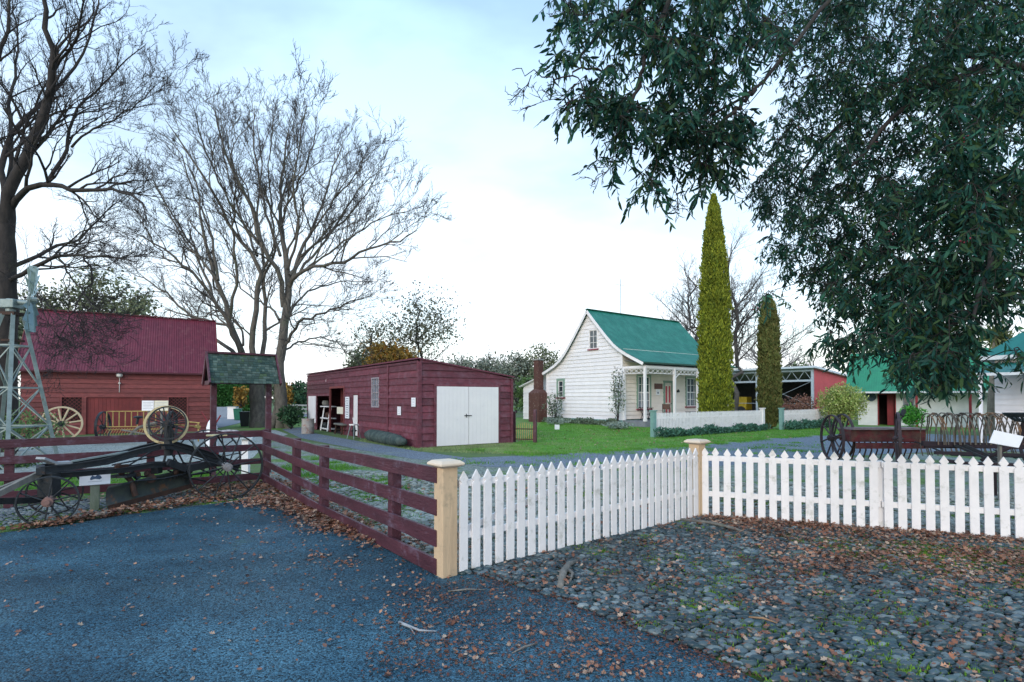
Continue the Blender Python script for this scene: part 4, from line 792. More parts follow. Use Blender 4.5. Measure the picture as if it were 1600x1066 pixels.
# bench and chairs on the verandah
def vpos(px, n): s, _ = wp_(px, 622); return Vector((*CO, .33)) + Vector((*cf, 0)) * s - Vector((*cf[::-1], 0)).__class__((-.6 * n, .8 * n, 0)) * 1.0
v = vpos(1000, .45); r = thing('verandah_table', 'small sewing machine table under the corner verandah window', 'table', v, CA)
m = MB(); m.box(-.45, .45, -.2, .2, .7, .74); m.build('table_top', mat('table_brown', (.1, .05, .04), rough=.4), r)
for a in (-.33, .33): m = MB(); m.tube([(a, -.15, 0), (a, 0, .35), (a, -.15, .7)], .02, 6); m.tube([(a, .15, 0), (a, 0, .35), (a, .15, .7)], .02, 6); m.build('leg', iron, r)
m = MB(); m.tube([(-.33, 0, .35), (.33, 0, .35)], .02, 6); m.box(-.2, .2, -.12, .12, .1, .13); m.build('treadle', iron, r)
v = vpos(1022, .9); r = thing('folding_chair', 'dark wooden folding chair on the verandah beside the door', 'chair', v, CA - .9)
m = MB(); m.box(-.22, .22, -.2, .2, .44, .47); m.build('seat', MATS['table_brown'], r); m = MB(); m.box(-.22, .22, .2, .23, .62, .95); m.build('backrest', MATS['table_brown'], r)
for a in (-.22, .22): m = MB(); m.beam((a, -.25, 0), (a, .24, .95), .03, .04); m.build('leg', iron, r); m = MB(); m.beam((a * .9, .28, 0), (a * .9, -.18, .46), .03, .04); m.build('leg', iron, r)
v = vpos(1078, .35); r = thing('verandah_bench', 'low grey slatted bench under the right verandah window', 'bench', v, CA)
m = MB(); [m.box(-.8, .8, -.2 + .1 * i, -.12 + .1 * i, .42, .45) for i in range(4)]; m.build('seat', wood_grey, r)
for a in (-.7, .7): m = MB(); m.box(a - .03, a + .03, -.18, .18, 0, .42); m.build('leg', wood_grey, r)
# chimney and lean-to
chm = MB(); cx0, cx1 = -.35, .35
def brickbox(m, a0, a1, b0, b1, z0, z1):
    z = z0; k = 0
    while z < z1 - .01:
        h = min(.078, z1 - z); o = .004 * (k % 2); m.box(a0 + o, a1 - o, b0 + o, b1 - o, z, z + h - .006); z += h; k += 1
    m.box(a0 + .008, a1 - .008, b0 + .008, b1 - .008, z0, z1 - .004)
cp = line(CO, cs, 848)[0]
chl = MB(SD()); 
r0 = 7.6
cm_ = MB(); brickbox(cm_, -.55, -.08, 7.1, 7.6, 2.0, 4.25); brickbox(cm_, -.8, -.045, 6.75, 7.85, 0, 2.0)
cm_.add([(-.8, 6.75, 2.001), (-.045, 6.75, 2.001), (-.045, 7.85, 2.001), (-.8, 7.85, 2.001), (-.56, 7.09, 2.25), (-.07, 7.09, 2.25), (-.07, 7.61, 2.25), (-.56, 7.61, 2.25)], [(4, 5, 6, 7), (0, 1, 5, 4), (1, 2, 6, 5), (2, 3, 7, 6), (3, 0, 4, 7)])
ch_o = cm_.build('chimney', brick, ct); m = MB(); m.box(-.6, -.04, 7.05, 7.65, 4.25, 4.35); m.build('chimney_cap', mat('cap_cement', (.35, .35, .34), rough=.9), ch_o)
lr = lambda z: 10.2 if z < 2.5 else 10.2 - (z - 2.5) / .95 * 3.2
boards(ct, 'lean_to_wall', white_board, SD(.6), .1, 3.4, lambda z: D + .01, lr, [(8.75, 9.25, 1.3, 2.1)], pitch=.21)
m = MB(); m.add([(.3, D - .3, 3.62), (5, D - .3, 3.62), (5, 10.4, 2.5), (.3, 10.4, 2.5), (.3, D - .3, 3.57), (5, D - .3, 3.57), (5, 10.4, 2.45), (.3, 10.4, 2.45)], [(0, 1, 2, 3), (4, 7, 6, 5), (0, 3, 7, 4), (2, 6, 7, 3)]); m.build('lean_to_roof', white_board, ct)
window(ct, SD(.6), 8.75, 9.25, 1.3, 2.1, 1, 2, white_door)
m = MB(); m.tube([(3.2, 3.0, 6.8), (3.2, 3.0, 9.6)], .018, 6); m.tube([(2.6, 3.0, 9.2), (3.8, 3.0, 9.2)], .01, 5); tag(m.build('aerial', galv, ct))

# cottage picket fences
def cottage_fence(label, A, L_, n, post_ends, h=1.03):
    r = thing('picket_fence', label, 'fence', (A.x, A.y, 0), CA)
    for i in range(n):
        s = .18 + (L_ - .3) * i / (n - 1); m = MB(); m.prism([(s - .031, -.05, .05), (s + .031, -.05, .05), (s + .031, -.05, h - .06), (s, -.05, h), (s - .031, -.05, h - .06)], (0, .018, 0)); m.build('picket', white_picket, r)
    for z in (.3, .8): m = MB(); m.box(.05, L_ - .02, -.03, .015, z - .03, z + .03); m.build('rail', white_picket, r)
    for s, mm in post_ends:
        m = MB(); m.box(s - .09, s + .09, -.1, .08, 0, h + .06); p = m.build('post', mm, r); c = MB(); c.box(s - .12, s + .12, -.13, .11, h + .061, h + .11); c.build('post_cap', mm, p)
    return r
fA = Vector((5.9, 22.5, 0)); cottage_fence('white picket fence in front of the cottage verandah and tall golden cypress', fA, 8.75, 84, [(0, teal_paint), (8.75, white_picket)])
fB = G(1221, 672); cottage_fence('white picket fence left of the round variegated bush', fB, 5.0, 44, [(0, teal_paint), (5.0, white_picket)])
fC = Vector((12.9, 27.75, 0)); r = thing('picket_gate', 'narrow white picket gate behind the shorter dark cypress', 'gate', (fC.x + .4, fC.y + 1.2, 0), CA)
for i in range(8): m = MB(); m.prism([(.1 + .11 * i - .03, 0, .05), (.1 + .11 * i + .03, 0, .05), (.1 + .11 * i + .03, 0, .95), (.1 + .11 * i, 0, 1.0), (.1 + .11 * i - .03, 0, .95)], (0, .02, 0)); m.build('picket', white_picket, r)
m = MB(); m.box(.02, .95, .021, .05, .3, .36); m.box(.02, .95, .021, .05, .75, .81); m.build('rail', white_picket, r)

# ---- steel open shed
OO = (23.6, 42.0); op_ = thing('open_implement_shed', 'open fronted steel shed with a pale flat roof and faded red end wall', 'shed', (*OO, 0), CA)
steel = mat('blue_grey_steel', (.4, .48, .55), (.33, .4, .46), rough=.5); fadr = mat('faded_red_iron', (.5, .085, .1), (.42, .07, .085), scale=1.5, rough=.6)
m = MB(); n = 60
for i in range(n): x0_, x1_ = 7.3 * i / n, 7.3 * (i + 1) / n; dz = .02 * (i % 2); m.add([(x0_, dz, 0), (x1_, .02 - dz, 0), (x1_, .02 - dz, 3.95 - .7 * x1_ / 7.3), (x0_, dz, 3.95 - .7 * x0_ / 7.3)], [(0, 1, 2, 3)])
m.build('end_wall', fadr, op_)
m = MB(); m.add([(-.5, -.3, 4.0), (7.6, -.3, 3.25), (7.6, 19, 3.25), (-.5, 19, 4.0), (-.5, -.3, 4.15), (7.6, -.3, 3.4), (7.6, 19, 3.4), (-.5, 19, 4.15)], [(0, 3, 2, 1), (4, 5, 6, 7), (0, 1, 5, 4), (1, 2, 6, 5), (2, 3, 7, 6), (3, 0, 4, 7)]); m.build('roof', mat('pale_blue_roof', (.58, .66, .74), (.5, .57, .65), rough=.45), op_)
m = MB(); m.box(7.28, 7.3, .1, 19, 0, 3.2); m.box(.1, 7.2, 18.9, 19, 0, 3.2); m.build('back_wall', mat('shed_inner_iron', (.045, .05, .055), (.03, .032, .035), rough=.8), op_)
for y in (.1, 4.6, 9.2, 13.8, 18.4): m = MB(); m.box(-.08, .08, y - .09, y + .09, 0, 3.95); m.build('post', steel, op_)
m = MB(); m.box(-.05, .05, .2, 18.5, 2.95, 3.1); m.box(-.05, .05, .2, 18.5, 3.75, 3.9)
for i in range(36): y = .2 + i * .5; m.beam((0, y, 3.08), (0, y + .5, 3.8) if i % 2 == 0 else (0, y, 3.08), .03, .03) if i % 2 == 0 else m.beam((0, y, 3.8), (0, y + .5, 3.08), .03, .03)
m.build('truss', steel, op_)
m = MB(); m.beam((.02, 4.6, 1), (.02, .2, 2.95), .02, .02); m.beam((.02, .2, 1.0), (.02, 4.6, 2.9), .02, .02); m.beam((0, .1, 1.2), (0, 18.4, 1.2), .02, .03); m.build('brace', steel, op_)
m = MB(); m.box(0, 2.2, 12, 14.2, 0, 2.0); 
def in_shed(name, label, cat, x, y, col, sz):
    p = Matrix.Translation((*OO, 0)) @ Matrix.Rotation(CA, 4, 'Z') @ Vector((x, y, 0)); r = thing(name, label, cat, p, CA + .2); m = MB(); m.box(-sz / 2, sz / 2, -sz * .9, sz * .9, .55, 1.1); m.box(-sz / 2.3, sz / 2.3, -sz * .9, -sz * .2, 1.1, 1.75); m.build('body', col, r, bevel=.06)
    for a in (-1, 1):
        for b in (-.6, .6): m = MB(); m.cyl((a * sz * .45, b * sz, .45), (a * sz * .6, b * sz, .45), .45, 18); m.build('wheel', iron, r)
in_shed('old_tractor', 'old yellow tractor parked inside the open steel shed', 'tractor', 2.5, 8.3, mat('tractor_yellow', (.4, .3, .02), rough=.5), 1.6)
in_shed('old_trailer', 'dark red trailer parked inside the open steel shed near its red end wall', 'trailer', 2.4, 2.2, mat('trailer_red', (.16, .05, .04), rough=.6), 1.5)

# ---- low white cottage with the light green roof
LX0 = W(1341, 664, 33).x; LA = math.atan2(-.6, .8); lw_ = thing('low_white_cottage', 'low whitewashed cottage with a light green iron roof and dark red door', 'house', (LX0, 33, 0), LA); LLn = 8.3
lx = lambda px: line((LX0, 33), (.8, -.6), px)[0]
o1 = (lx(1373), lx(1398), 0, 1.85); o2 = (lx(1411), lx(1428), .9, 1.7)
plaster = mat('whitewash', (.72, .74, .74), (.64, .67, .67), scale=3, rough=.8, bump=.15)
boards(lw_, 'front_wall', plaster, FR(), 0, 2.3, lambda z: 0, lambda z: LLn, [o1, o2], pitch=2.3, lap=.004)
m = MB(); m.box(0, .02, .02, 6, 0, 2.3); m.box(LLn - .02, LLn, .02, 6, 0, 2.3); m.box(.02, LLn - .02, 5.98, 6, 0, 2.3); m.build('side_wall', plaster, lw_)
m = MB(); m.box(.02, LLn - .02, 1.9, 1.92, 0, 2.3); m.build('inner_wall', dark_in, lw_)
corrugated(lw_, 'roof', bright_green_roof, [(-1.0, 2.02), (.2, 2.7), (3, 4.6)], -.6, LLn + .4, pitch=.12, amp=.014)
corrugated(lw_, 'back_roof', bright_green_roof, [(3, 4.6), (6.3, 2.2)], -.6, LLn + .4, pitch=.12, amp=.014, n=150)
for sx2 in (-.02, LLn + .0): m = MB(); m.prism([(sx2, 0, 2.3), (sx2, 6, 2.3), (sx2, 3, 4.5)], (.02, 0, 0)); m.build('gable', plaster, lw_)
m = MB(); m.box(-.6, LLn + .4, -1.08, -1.0, 1.93, 2.03); m.build('gutter', mat('gutter_white', (.65, .68, .7), rough=.4), lw_)
for s in (-.45, lx(1432), 5.2, 7.9): m = MB(); m.box(s - .06, s + .06, -.95, -.83, 0, 2.02); m.build('verandah_post', maroon, lw_)
m = MB(FR()); m.box(o1[0] + .4, o1[1] - .05, -.35, -.3, .02, 1.83); m.build('door', maroon, lw_); m = MB(FR()); m.box(o1[0] - .06, o1[0], -.3, .05, 0, 1.85); m.box(o1[1], o1[1] + .06, -.3, .05, 0, 1.85); m.box(o1[0] - .06, o1[1] + .06, -.3, .052, 1.851, 1.92); m.build('door_frame', maroon, lw_)
window(lw_, FR(), *o2, 2, 2, mat('grey_blue_frame', (.25, .3, .36), rough=.5))
sd_ = lx(1361); m = MB(); m.cyl((sd_, -.1, 1.72), (sd_, -.03, 1.72), .27, 20); lid = thing('wall_plaque', 'round dark blue plaque on the low white cottage left of its red door', 'plaque', lw_.location, LA); m.build('disc', mat('plaque_blue', (.04, .08, .13), rough=.5), lid)
# ---- building at the right edge
RX = W(1543, 0, 20).x; rb = thing('verandah_house', 'white house with a teal green iron roof and verandah at the right edge', 'house', (RX, 20, 0), math.atan2(-.8, .6)); tealroof = mat('teal_roof_iron', (.015, .16, .14), (.01, .12, .11), scale=1.5, rough=.45)
m = MB(); 
boards(rb, 'front_wall', white_board, FR(), 0, 3.1, lambda z: 0, lambda z: 8, [(.95, 2.3, 1.0, 2.5)], pitch=.2)
m = MB(); m.box(0, .02, .02, 7, 0, 3.1); m.box(7.98, 8, .02, 7, 0, 3.1); m.box(.02, 7.98, 6.98, 7, 0, 3.1); m.build('side_wall', white_board, rb)
window(rb, FR(), .95, 2.3, 1.0, 2.5, 2, 3, mat('tan_frame', (.5, .4, .25), rough=.6), trim=.1, trimm=MATS['tan_frame'])
m = MB(); m.add([(-.4, -.4, 3.15), (8.4, -.4, 3.15), (8.4, 7.4, 3.15), (-.4, 7.4, 3.15), (2.9, 3.5, 6.2), (5.1, 3.5, 6.2)], [(0, 1, 5, 4), (1, 2, 5), (2, 3, 4, 5), (3, 0, 4), (0, 3, 2, 1)]); m.build('roof', tealroof, rb)
m = MB(); m.box(-.45, 8.45, -.5, -.401, 3.05, 3.2); m.box(-.5, -.401, -.4, 7.4, 3.05, 3.2); m.build('gutter', MATS['gutter_white'], rb)
corrugated(rb, 'verandah_roof', tealroof, [(-2.0, 2.5), (-1.0, 2.78), (-.03, 2.95)], -.1, 8.2, pitch=.12, amp=.012); m = MB(); m.box(-.1, 8.2, -2.08, -2.0, 2.42, 2.52); m.build('verandah_gutter', MATS['gutter_white'], rb)
for s in (.0, 2.9, 5.8): m = MB(); m.box(s - .05, s + .05, -1.95, -1.85, 0, 2.5); m.build('verandah_post', white_board, rb)

# ---- far left things seen under the shelter
wl = thing('lane_wall', 'pale blue grey wall beyond the lane between barn and bare trees', 'wall', (*G(338, 653)[:2], 0)); m = MB(); a, b = G(336, 653), G(372, 652); m.beam(a + Vector((0, 0, .45)), b + Vector((0, 0, .45)), .15, .9); m.build('wall_face', mat('pale_wall', (.5, .53, .58), (.44, .47, .52), rough=.8), wl, world=True)
for px, py, c, nm, lb in ((383, 667, mat('bin_black', (.025, .03, .035), rough=.5), 'wheelie_bin', 'black wheelie bin beside the twin bare tree trunks'), (371.5, 657, mat('bin_green', (.03, .18, .12), rough=.5), 'wheelie_bin', 'green wheelie bin left of the black one near the lane')):
    q = G(px, py); r = thing(nm, lb, 'bin', (q.x, q.y, 0), .3); m = MB(); m.add([(-.2, -.22, .03), (.2, -.22, .03), (.2, .22, .03), (-.2, .22, .03), (-.26, -.3, .82), (.26, -.3, .82), (.26, .3, .82), (-.26, .3, .82)], [(0, 3, 2, 1), (4, 5, 6, 7), (0, 1, 5, 4), (1, 2, 6, 5), (2, 3, 7, 6), (3, 0, 4, 7)]); m.build('body', c, r, bevel=.02)
    m = MB(); m.box(-.28, .28, -.33, .32, .825, .87); m.build('lid', c, r, bevel=.015)
    for s in (-.24, .24): m = MB(); m.cyl((s - .02, .28, .09), (s + .02, .28, .09), .09, 14); m.build('wheel', iron, r)
q = G(362, 655); r = thing('white_cabinet', 'white box cabinet at the end of the pale lane wall', 'cabinet', (q.x, q.y, 0)); m = MB(); m.box(-.25, .4, -.2, .2, 0, .95); m.build('body', white_door, r, bevel=.02); m = MB(); m.box(-.28, .43, -.23, .23, .951, 1.0); m.build('top', galv, r)
q = G(446, 652); r = thing('lane_rail_fence', 'grey white rail fence far behind the bare tree', 'fence', (q.x, q.y, 0)); 
for i in range(6): m = MB(); m.box(i * 1.0 - .06, i * 1.0 + .06, -.06, .06, 0, 1.1); m.build('post', plank_grey, r)
for z in (.35, .7, 1.02): m = MB(); m.box(-.1, 5.2, -.1, -.061, z - .07, z + .07); m.build('rail', plank_grey, r)
# ================================================================ old farm machines on the left
AX = Vector((-.62, .785, 0)).normalized(); GR = Vector((-4.55, 8.68, 0))
gr_ = thing('road_grader', 'old black horse drawn road grader with spoked iron wheels inside the fence corner', 'grader', (-5.6, 8.2, 0))
wheel(gr_, (-4.6, 8.7, .54), AX, .54, 12, iron, w=.07, th=.02, hub=.065, sr=.011, hublen=.24, hm=mat('hub_grey', (.25, .24, .25), (.15, .15, .15), rough=.7))
wheel(gr_, (-5.5, 9.75, .54), AX, .54, 12, iron, w=.07, th=.02, hub=.065, sr=.011, hublen=.24)
fax = Vector((-.56, .83, 0)).normalized()
wheel(gr_, (-5.97, 6.95, .32), fax, .32, 10, iron, w=.06, th=.018, hub=.06, sr=.01, hublen=.2, hm=mat('hub_rust', (.3, .16, .13), (.15, .1, .09), rough=.8))
wheel(gr_, (-6.5, 7.68, .32), fax, .32, 10, iron, w=.06, th=.018, hub=.05, sr=.01, hublen=.2)
GO = Vector((-5.05, 9.2, 0)); gd = Vector((-.518, -.855, 0)).normalized(); gn = Vector((gd.y, -gd.x, 0))
def GP(px, py, off=0):
    o = GO + gn * off; s, z = line((o.x, o.y), (gd.x, gd.y), px, py); return Vector((o.x + gd.x * s, o.y + gd.y * s, z))
m = MB(); m.cyl((-4.6, 8.7, .54), (-5.5, 9.75, .54), .035, 10); m.build('rear_axle', iron, gr_, world=True)
m = MB(); m.cyl((-5.97, 6.95, .32), (-6.5, 7.68, .32), .035, 10); m.beam(GP(77, 770) + Vector((0, 0, -.05)), GP(77, 740), .14, .2); m.build('front_axle', iron, gr_, world=True)
def ibeam(name, pts, h, w_, m_, off):
    m = MB(); P = [GP(a, b, off) for a, b in pts]; up = Vector((0, 0, h / 2))
    m.path(P, .012, h); m.path([p + up for p in P], w_, .012); m.path([p - up for p in P], w_, .012); return m.build(name, m_, gr_, world=True)
top_ = [(62, 735), (110, 730), (160, 722), (215, 706), (250, 698), (268, 698), (300, 707), (340, 720), (372, 733)]
ibeam('frame_beam', top_, .075, .06, iron, -.06); ibeam('frame_beam', [(a + 3, b - 5) for a, b in top_], .075, .06, iron, .42)
low = [(66, 745), (120, 741), (190, 735), (240, 727), (275, 726)]
ibeam('draw_beam', low, .06, .06, iron, .05); ibeam('draw_beam', [(a, b - 2) for a, b in low], .06, .06, iron, .3)
m = MB(); m.path([GP(262, 722), GP(290, 733), (-5.0, 9.2, .56)], .09, .11); m.build('rear_strut', iron, gr_, world=True)
for (px_, ya_, yb_, w_) in ((63, 737, 731, .09), (255, 700, 696, .05), (345, 722, 718, .05)): m = MB(); m.beam(GP(px_, ya_, -.1), GP(px_, yb_, .5), w_, w_); m.build('cross_member', iron, gr_, world=True)
m = MB(); m.path([GP(63, 716, .0), GP(84, 724, .05)], .16, .03); m.beam(GP(84, 724, .05), GP(110, 722, .05), .16, .03); m.build('front_plank', plank_grey, gr_, world=True)
m = MB(); m.beam(GP(112, 721, -.02), GP(200, 706, -.02), .05, .022); m.build('tie_bar', galv, gr_, world=True)
# ring and lifting mast with two hand wheels
m = MB(); m.beam(GP(263, 712, .02), GP(262, 664, .02), .07, .09); m.beam(GP(268, 708, .12), GP(270, 672, .12), .03, .04); m.beam(GP(255, 726, .1), GP(264, 690, .05), .03, .03); m.build('mast', iron, gr_, world=True)
hwx = Vector((-.42, .9, 0)).normalized()
c = GP(260, 664, .16); wheel(gr_, c, hwx, .31, 12, iron, w=.045, th=.035, hub=.05, sr=.009, mrim=cream_yellow, name='hand_wheel')
c = GP(262, 661, -.05); wheel(gr_, c, hwx, .265, 10, iron, w=.03, th=.022, hub=.05, sr=.009, name='hand_wheel')
m = MB(); m.tube([GP(268, 663, .1), GP(312, 667, .1)], .012, 6); m.beam(GP(306, 666, .1), GP(312, 668, .1), .05, .05); m.build('lever', yellow, gr_, world=True)
m = MB(); 
for a, b in (((262, 690), (200, 728)), ((282, 730), (262, 700)), ((330, 740), (285, 722)), ((175, 727), (250, 712))): m.tube([GP(*a, .2), GP(*b, .2)], .012, 6)
m.tube([GP(335, 735, -.1), GP(306, 700, -.1), GP(300, 690, -.1)], .014, 6); m.build('linkage_rods', iron, gr_, world=True)
m = MB(); m.beam(GP(300, 688, -.1), GP(306, 702, -.1), .05, .02); m.build('lever_grip', galv, gr_, world=True)
m = MB()
for px, py in ((190, 738), (196, 734), (215, 742), (230, 740), (185, 729), (275, 738)): k_ = MB(); k_.ball(GP(px, py, .1), .045, .045, .05, 8, 5); k_.build('bolt_head', rust, gr_, world=True)
m.beam(GP(180, 731, .1), GP(200, 729, .1), .06, .07); m.tube([GP(196, 742, .1), GP(205, 752, .05), GP(212, 775, .0)], .04, 8); m.build('gear_blocks', rust, gr_, world=True)
m = MB(); m.lathe(tuple(GP(193, 745, .1)), [(.16, 0), (.16, .03), (.12, .03)], 18); m.build('turning_ring', iron, gr_, world=True)
for a, b, o_ in (((120, 732), (215, 712), .35), ((185, 742), (262, 742), .2), ((210, 752), (300, 738), .0), ((262, 735), (322, 752), .1), ((300, 742), (352, 730), .3), ((275, 700), (300, 745), .25), ((288, 735), (296, 760), .2)): m = MB(); m.tube([GP(*a, o_), GP((a[0] + b[0]) / 2, (a[1] + b[1]) / 2 + 3, o_), GP(*b, o_)], .014, 6); m.build('control_rod', iron, gr_, world=True)
for a, w_ in (((245, 735), .12), ((300, 730), .14), ((318, 726), .1), ((225, 728), .08)): m = MB(); c_ = GP(*a, .15); m.box(c_.x - w_ / 2, c_.x + w_ / 2, c_.y - w_ / 2, c_.y + w_ / 2, c_.z - w_ / 2.4, c_.z + w_ / 2.4); m.build('bearing_block', iron, gr_, world=True, bevel=.012)
m = MB(); m.cyl(GP(236, 748, .05), GP(236, 748, .4), .07, 14); m.build('worm_gear', rust, gr_, world=True)
# curved mouldboard blade
A = GP(166, 800, 0); A.z = .05; B = W(296, 760, 9.0); B.z = max(.13, B.z); hd = (B - A).normalized(); fn = Vector((hd.y, -hd.x, 0)).normalized(); m = MB(); n = 8; V = []
for i in range(n + 1):
    t = i / n; P = A.lerp(B, t); 
    for k in range(7): a = -1.0 + 2.0 * k / 6; V.append(tuple(P + fn * (-.12 * math.cos(a) + .1) + Vector((0, 0, .19 * (math.sin(a) + .84)))))
m.add(V, [(i * 7 + k, (i + 1) * 7 + k, (i + 1) * 7 + k + 1, i * 7 + k + 1) for i in range(n) for k in range(6)])
o = m.build('blade', mat('blade_steel', (.06, .075, .06), (.035, .045, .05), scale=5, rough=.6, bump=.3, c3=(.22, .09, .03), t3=.63, s3=3.2, metal=.2), gr_, world=True, smooth=True); sm = o.modifiers.new('thick', 'SOLIDIFY'); sm.thickness = .012
m = MB(); m.beam(A + Vector((0, 0, .01)) - fn * -.05, B + Vector((0, 0, .01)) + fn * .05, .02, .07); m.build('cutting_edge', rust, gr_, world=True)
m = MB(); m.tube([A.lerp(B, .35) + Vector((0, 0, .35)), GP(215, 758, .1) + Vector((0, 0, .1)), GP(205, 738, .1)], .035, 8); m.tube([A.lerp(B, .8) + Vector((0, 0, .2)), GP(275, 730, .1)], .04, 8); m.build('blade_arm', iron, gr_, world=True)
m = MB(); m.beam(GP(62, 740, .0), GP(-60, 800, -.15), .06, .07); m.beam(GP(60, 742, .3), GP(-90, 800, .1), .06, .07); m.build('drawbar', wood_grey, gr_, world=True)
m = MB(); m.beam(GP(74, 781, .2), GP(-90, 786, .1), .06, .08); m.build('pole', iron, gr_, world=True)
m = MB(); p = GP(340, 680, .0); m.tube([GP(345, 722, .1), GP(352, 700, .1), p - Vector((0, 0, .02))], .014, 6); m.build('seat_spring', iron, gr_, world=True); m = MB(); m.beam(p - Vector((.14, .1, 0)), p + Vector((.14, .05, 0)), .22, .025); m.build('seat', cream_yellow, gr_, world=True, bevel=.01)
# info sign on a short post
q = G(148, 798); r = thing('information_sign', 'white board with a small picture on a mossy stump in front of the grader', 'sign', (q.x, q.y, 0), .62)
m = MB(); m.box(-.055, .055, -.045, .045, 0, .4); m.build('post', mat('mossy_post', (.25, .28, .22), (.16, .2, .14), scale=12, rough=.9, bump=.4, stretch=(1, 1, .3)), r, bevel=.004)
ti = lambda x, t, e=0: (x, -.09 + .08 * t - e, .39 + .17 * t + e * .45)
m = MB(); m.add([ti(-.18, 0), ti(.18, 0), ti(.18, 1), ti(-.18, 1), ti(-.18, 0, -.02), ti(.18, 0, -.02), ti(.18, 1, -.02), ti(-.18, 1, -.02)], [(0, 1, 2, 3), (4, 7, 6, 5), (0, 4, 5, 1), (1, 5, 6, 2), (2, 6, 7, 3), (3, 7, 4, 0)]); b_ = m.build('board', sign_white, r)
m = MB(); pts = [(-.06, .5), (-.035, .76), (.0, .66), (.025, .78), (.06, .72), (.08, .52), (.055, .4), (.0, .47), (-.05, .38)]
m.poly([ti(x, t, .002) for x, t in pts]); m.build('picture', ink, b_); m = MB(); m.poly([ti(-.08, .24, .002), ti(.08, .24, .002), ti(.08, .27, .002), ti(-.08, .27, .002)]); m.build('caption', mat('caption_grey', (.4, .45, .5)), b_)

# ---- things in the left yard
q = G(96, 694); wr = thing('wagon_wheel', 'big cream spoked wagon wheel standing before the barn lattice window', 'wheel', (q.x, q.y, 0)); Yw = 19.3; c = W(96, 662, Yw)
cw = MATS.get('cream_yellow_paint'); wr.location = (c.x, Yw, 0)
wheel(wr, (c.x, Yw, c.z), (-.5, .86, 0), .62, 12, mat('wheel_cream', (.55, .45, .28), (.5, .42, .3), scale=6, rough=.7), w=.07, th=.06, hub=.1, sr=.03, hublen=.25, hm=iron, name='rim')
m = MB(); m.tube([(c.x, Yw, c.z), (c.x - .9, Yw + .4, c.z)], .05, 8); m.build('axle', iron, wr, world=True)
r2 = thing('small_iron_wheel', 'small dark iron wheel leaning in front of the cream wagon wheel', 'wheel', (c.x - .3, Yw - .5, 0)); wheel(r2, (c.x - .35, Yw - .45, c.z - .28), (-.3, 1, 0), .36, 8, iron, w=.08, th=.05, hub=.08, sr=.015, name='rim')
hk = thing('yellow_hay_tedder', 'yellow framed hay machine with a dark iron wheel in front of the barn door', 'hay machine', (W(200, 0, 19).x, 19, 0))
c = W(161, 664, 19.2); wheel(hk, (c.x, 19.2, .62), (1, .25, 0), .55, 10, iron, w=.08, th=.03, hub=.08, sr=.014)
c = W(268, 664, 19.8); wheel(hk, (c.x, 19.8, .62), (1, .25, 0), .55, 10, iron, w=.08, th=.03, hub=.08, sr=.014)
a = W(167, 643, 19.1); b = W(262, 643, 19.6); z0 = W(0, 667, 19.2).z; m = MB()
for z in (a.z, z0, z0 - .1): m.tube([(a.x, a.y, z), (b.x, b.y, z)], .02, 6)
for i in range(11): t = i / 10; p = a.lerp(b, t); m.tube([(p.x, p.y, a.z), (p.x, p.y, z0)], .017, 6)
m.build('frame', yellow, hk, world=True); m = MB()
for i in range(22): t = (i + .5) / 22; p = a.lerp(b, t); m.tube([(p.x, p.y, z0 - .05), (p.x + .02, p.y - .2, z0 - .25), (p.x, p.y - .1, z0 - .5)], .009, 5)
m.build('tines', yellow, hk, world=True, ); m = MB(); s_ = W(216, 652, 18.9); m.ball(s_, .16, .14, .05, 12, 6); m.tube([s_, s_ - Vector((.05, 0, .25))], .04, 6); m.build('seat', iron, hk, world=True); m = MB(); m.tube([W(200, 683, 18.8), W(216, 668, 18.9), W(245, 660, 18.9)], .05, 7); m.tube([W(190, 672, 18.8), W(250, 682, 18.9)], .03, 6); m.build('draft_frame', wood_grey, hk, world=True)
yh = thing('yellow_drawbar', 'thin yellow drawbar sticking out toward the shelter post', 'drawbar', (W(300, 0, 17).x, 17, 0)); m = MB(); m.tube([W(292, 659, 17), W(312, 661, 17)], .02, 6); m.tube([W(310, 661, 17), W(310, 690, 17)], .02, 6); m.build('bar', yellow, yh, world=True)
for px, c_, nm, lb in ((232, sign_white, 'yard_sign', 'white square sign board standing in front of the barn door'), (252, sign_cream, 'yard_sign', 'cream sign board beside the white one above the hand wheels')):
    p = W(px, 634, 18.2); r = thing(nm, lb, 'sign', (p.x, p.y, 0)); hw = .21 if px == 232 else .24; m = MB(); m.box(-hw, hw, -.02, .0, p.z - .17, p.z + .17); o = m.build('board', c_, r); m = MB(); m.box(-.03, .03, .001, .05, 0, p.z); m.build('post', wood_grey, r)
    m = MB(); [m.box(-hw * .8, hw * (.8 - .3 * (i % 2)), -.0225, -.0205, p.z + .1 - .05 * i, p.z + .112 - .05 * i) for i in range(5)]; m.build('printing', mat('faint_print', (.5, .52, .58)), o)
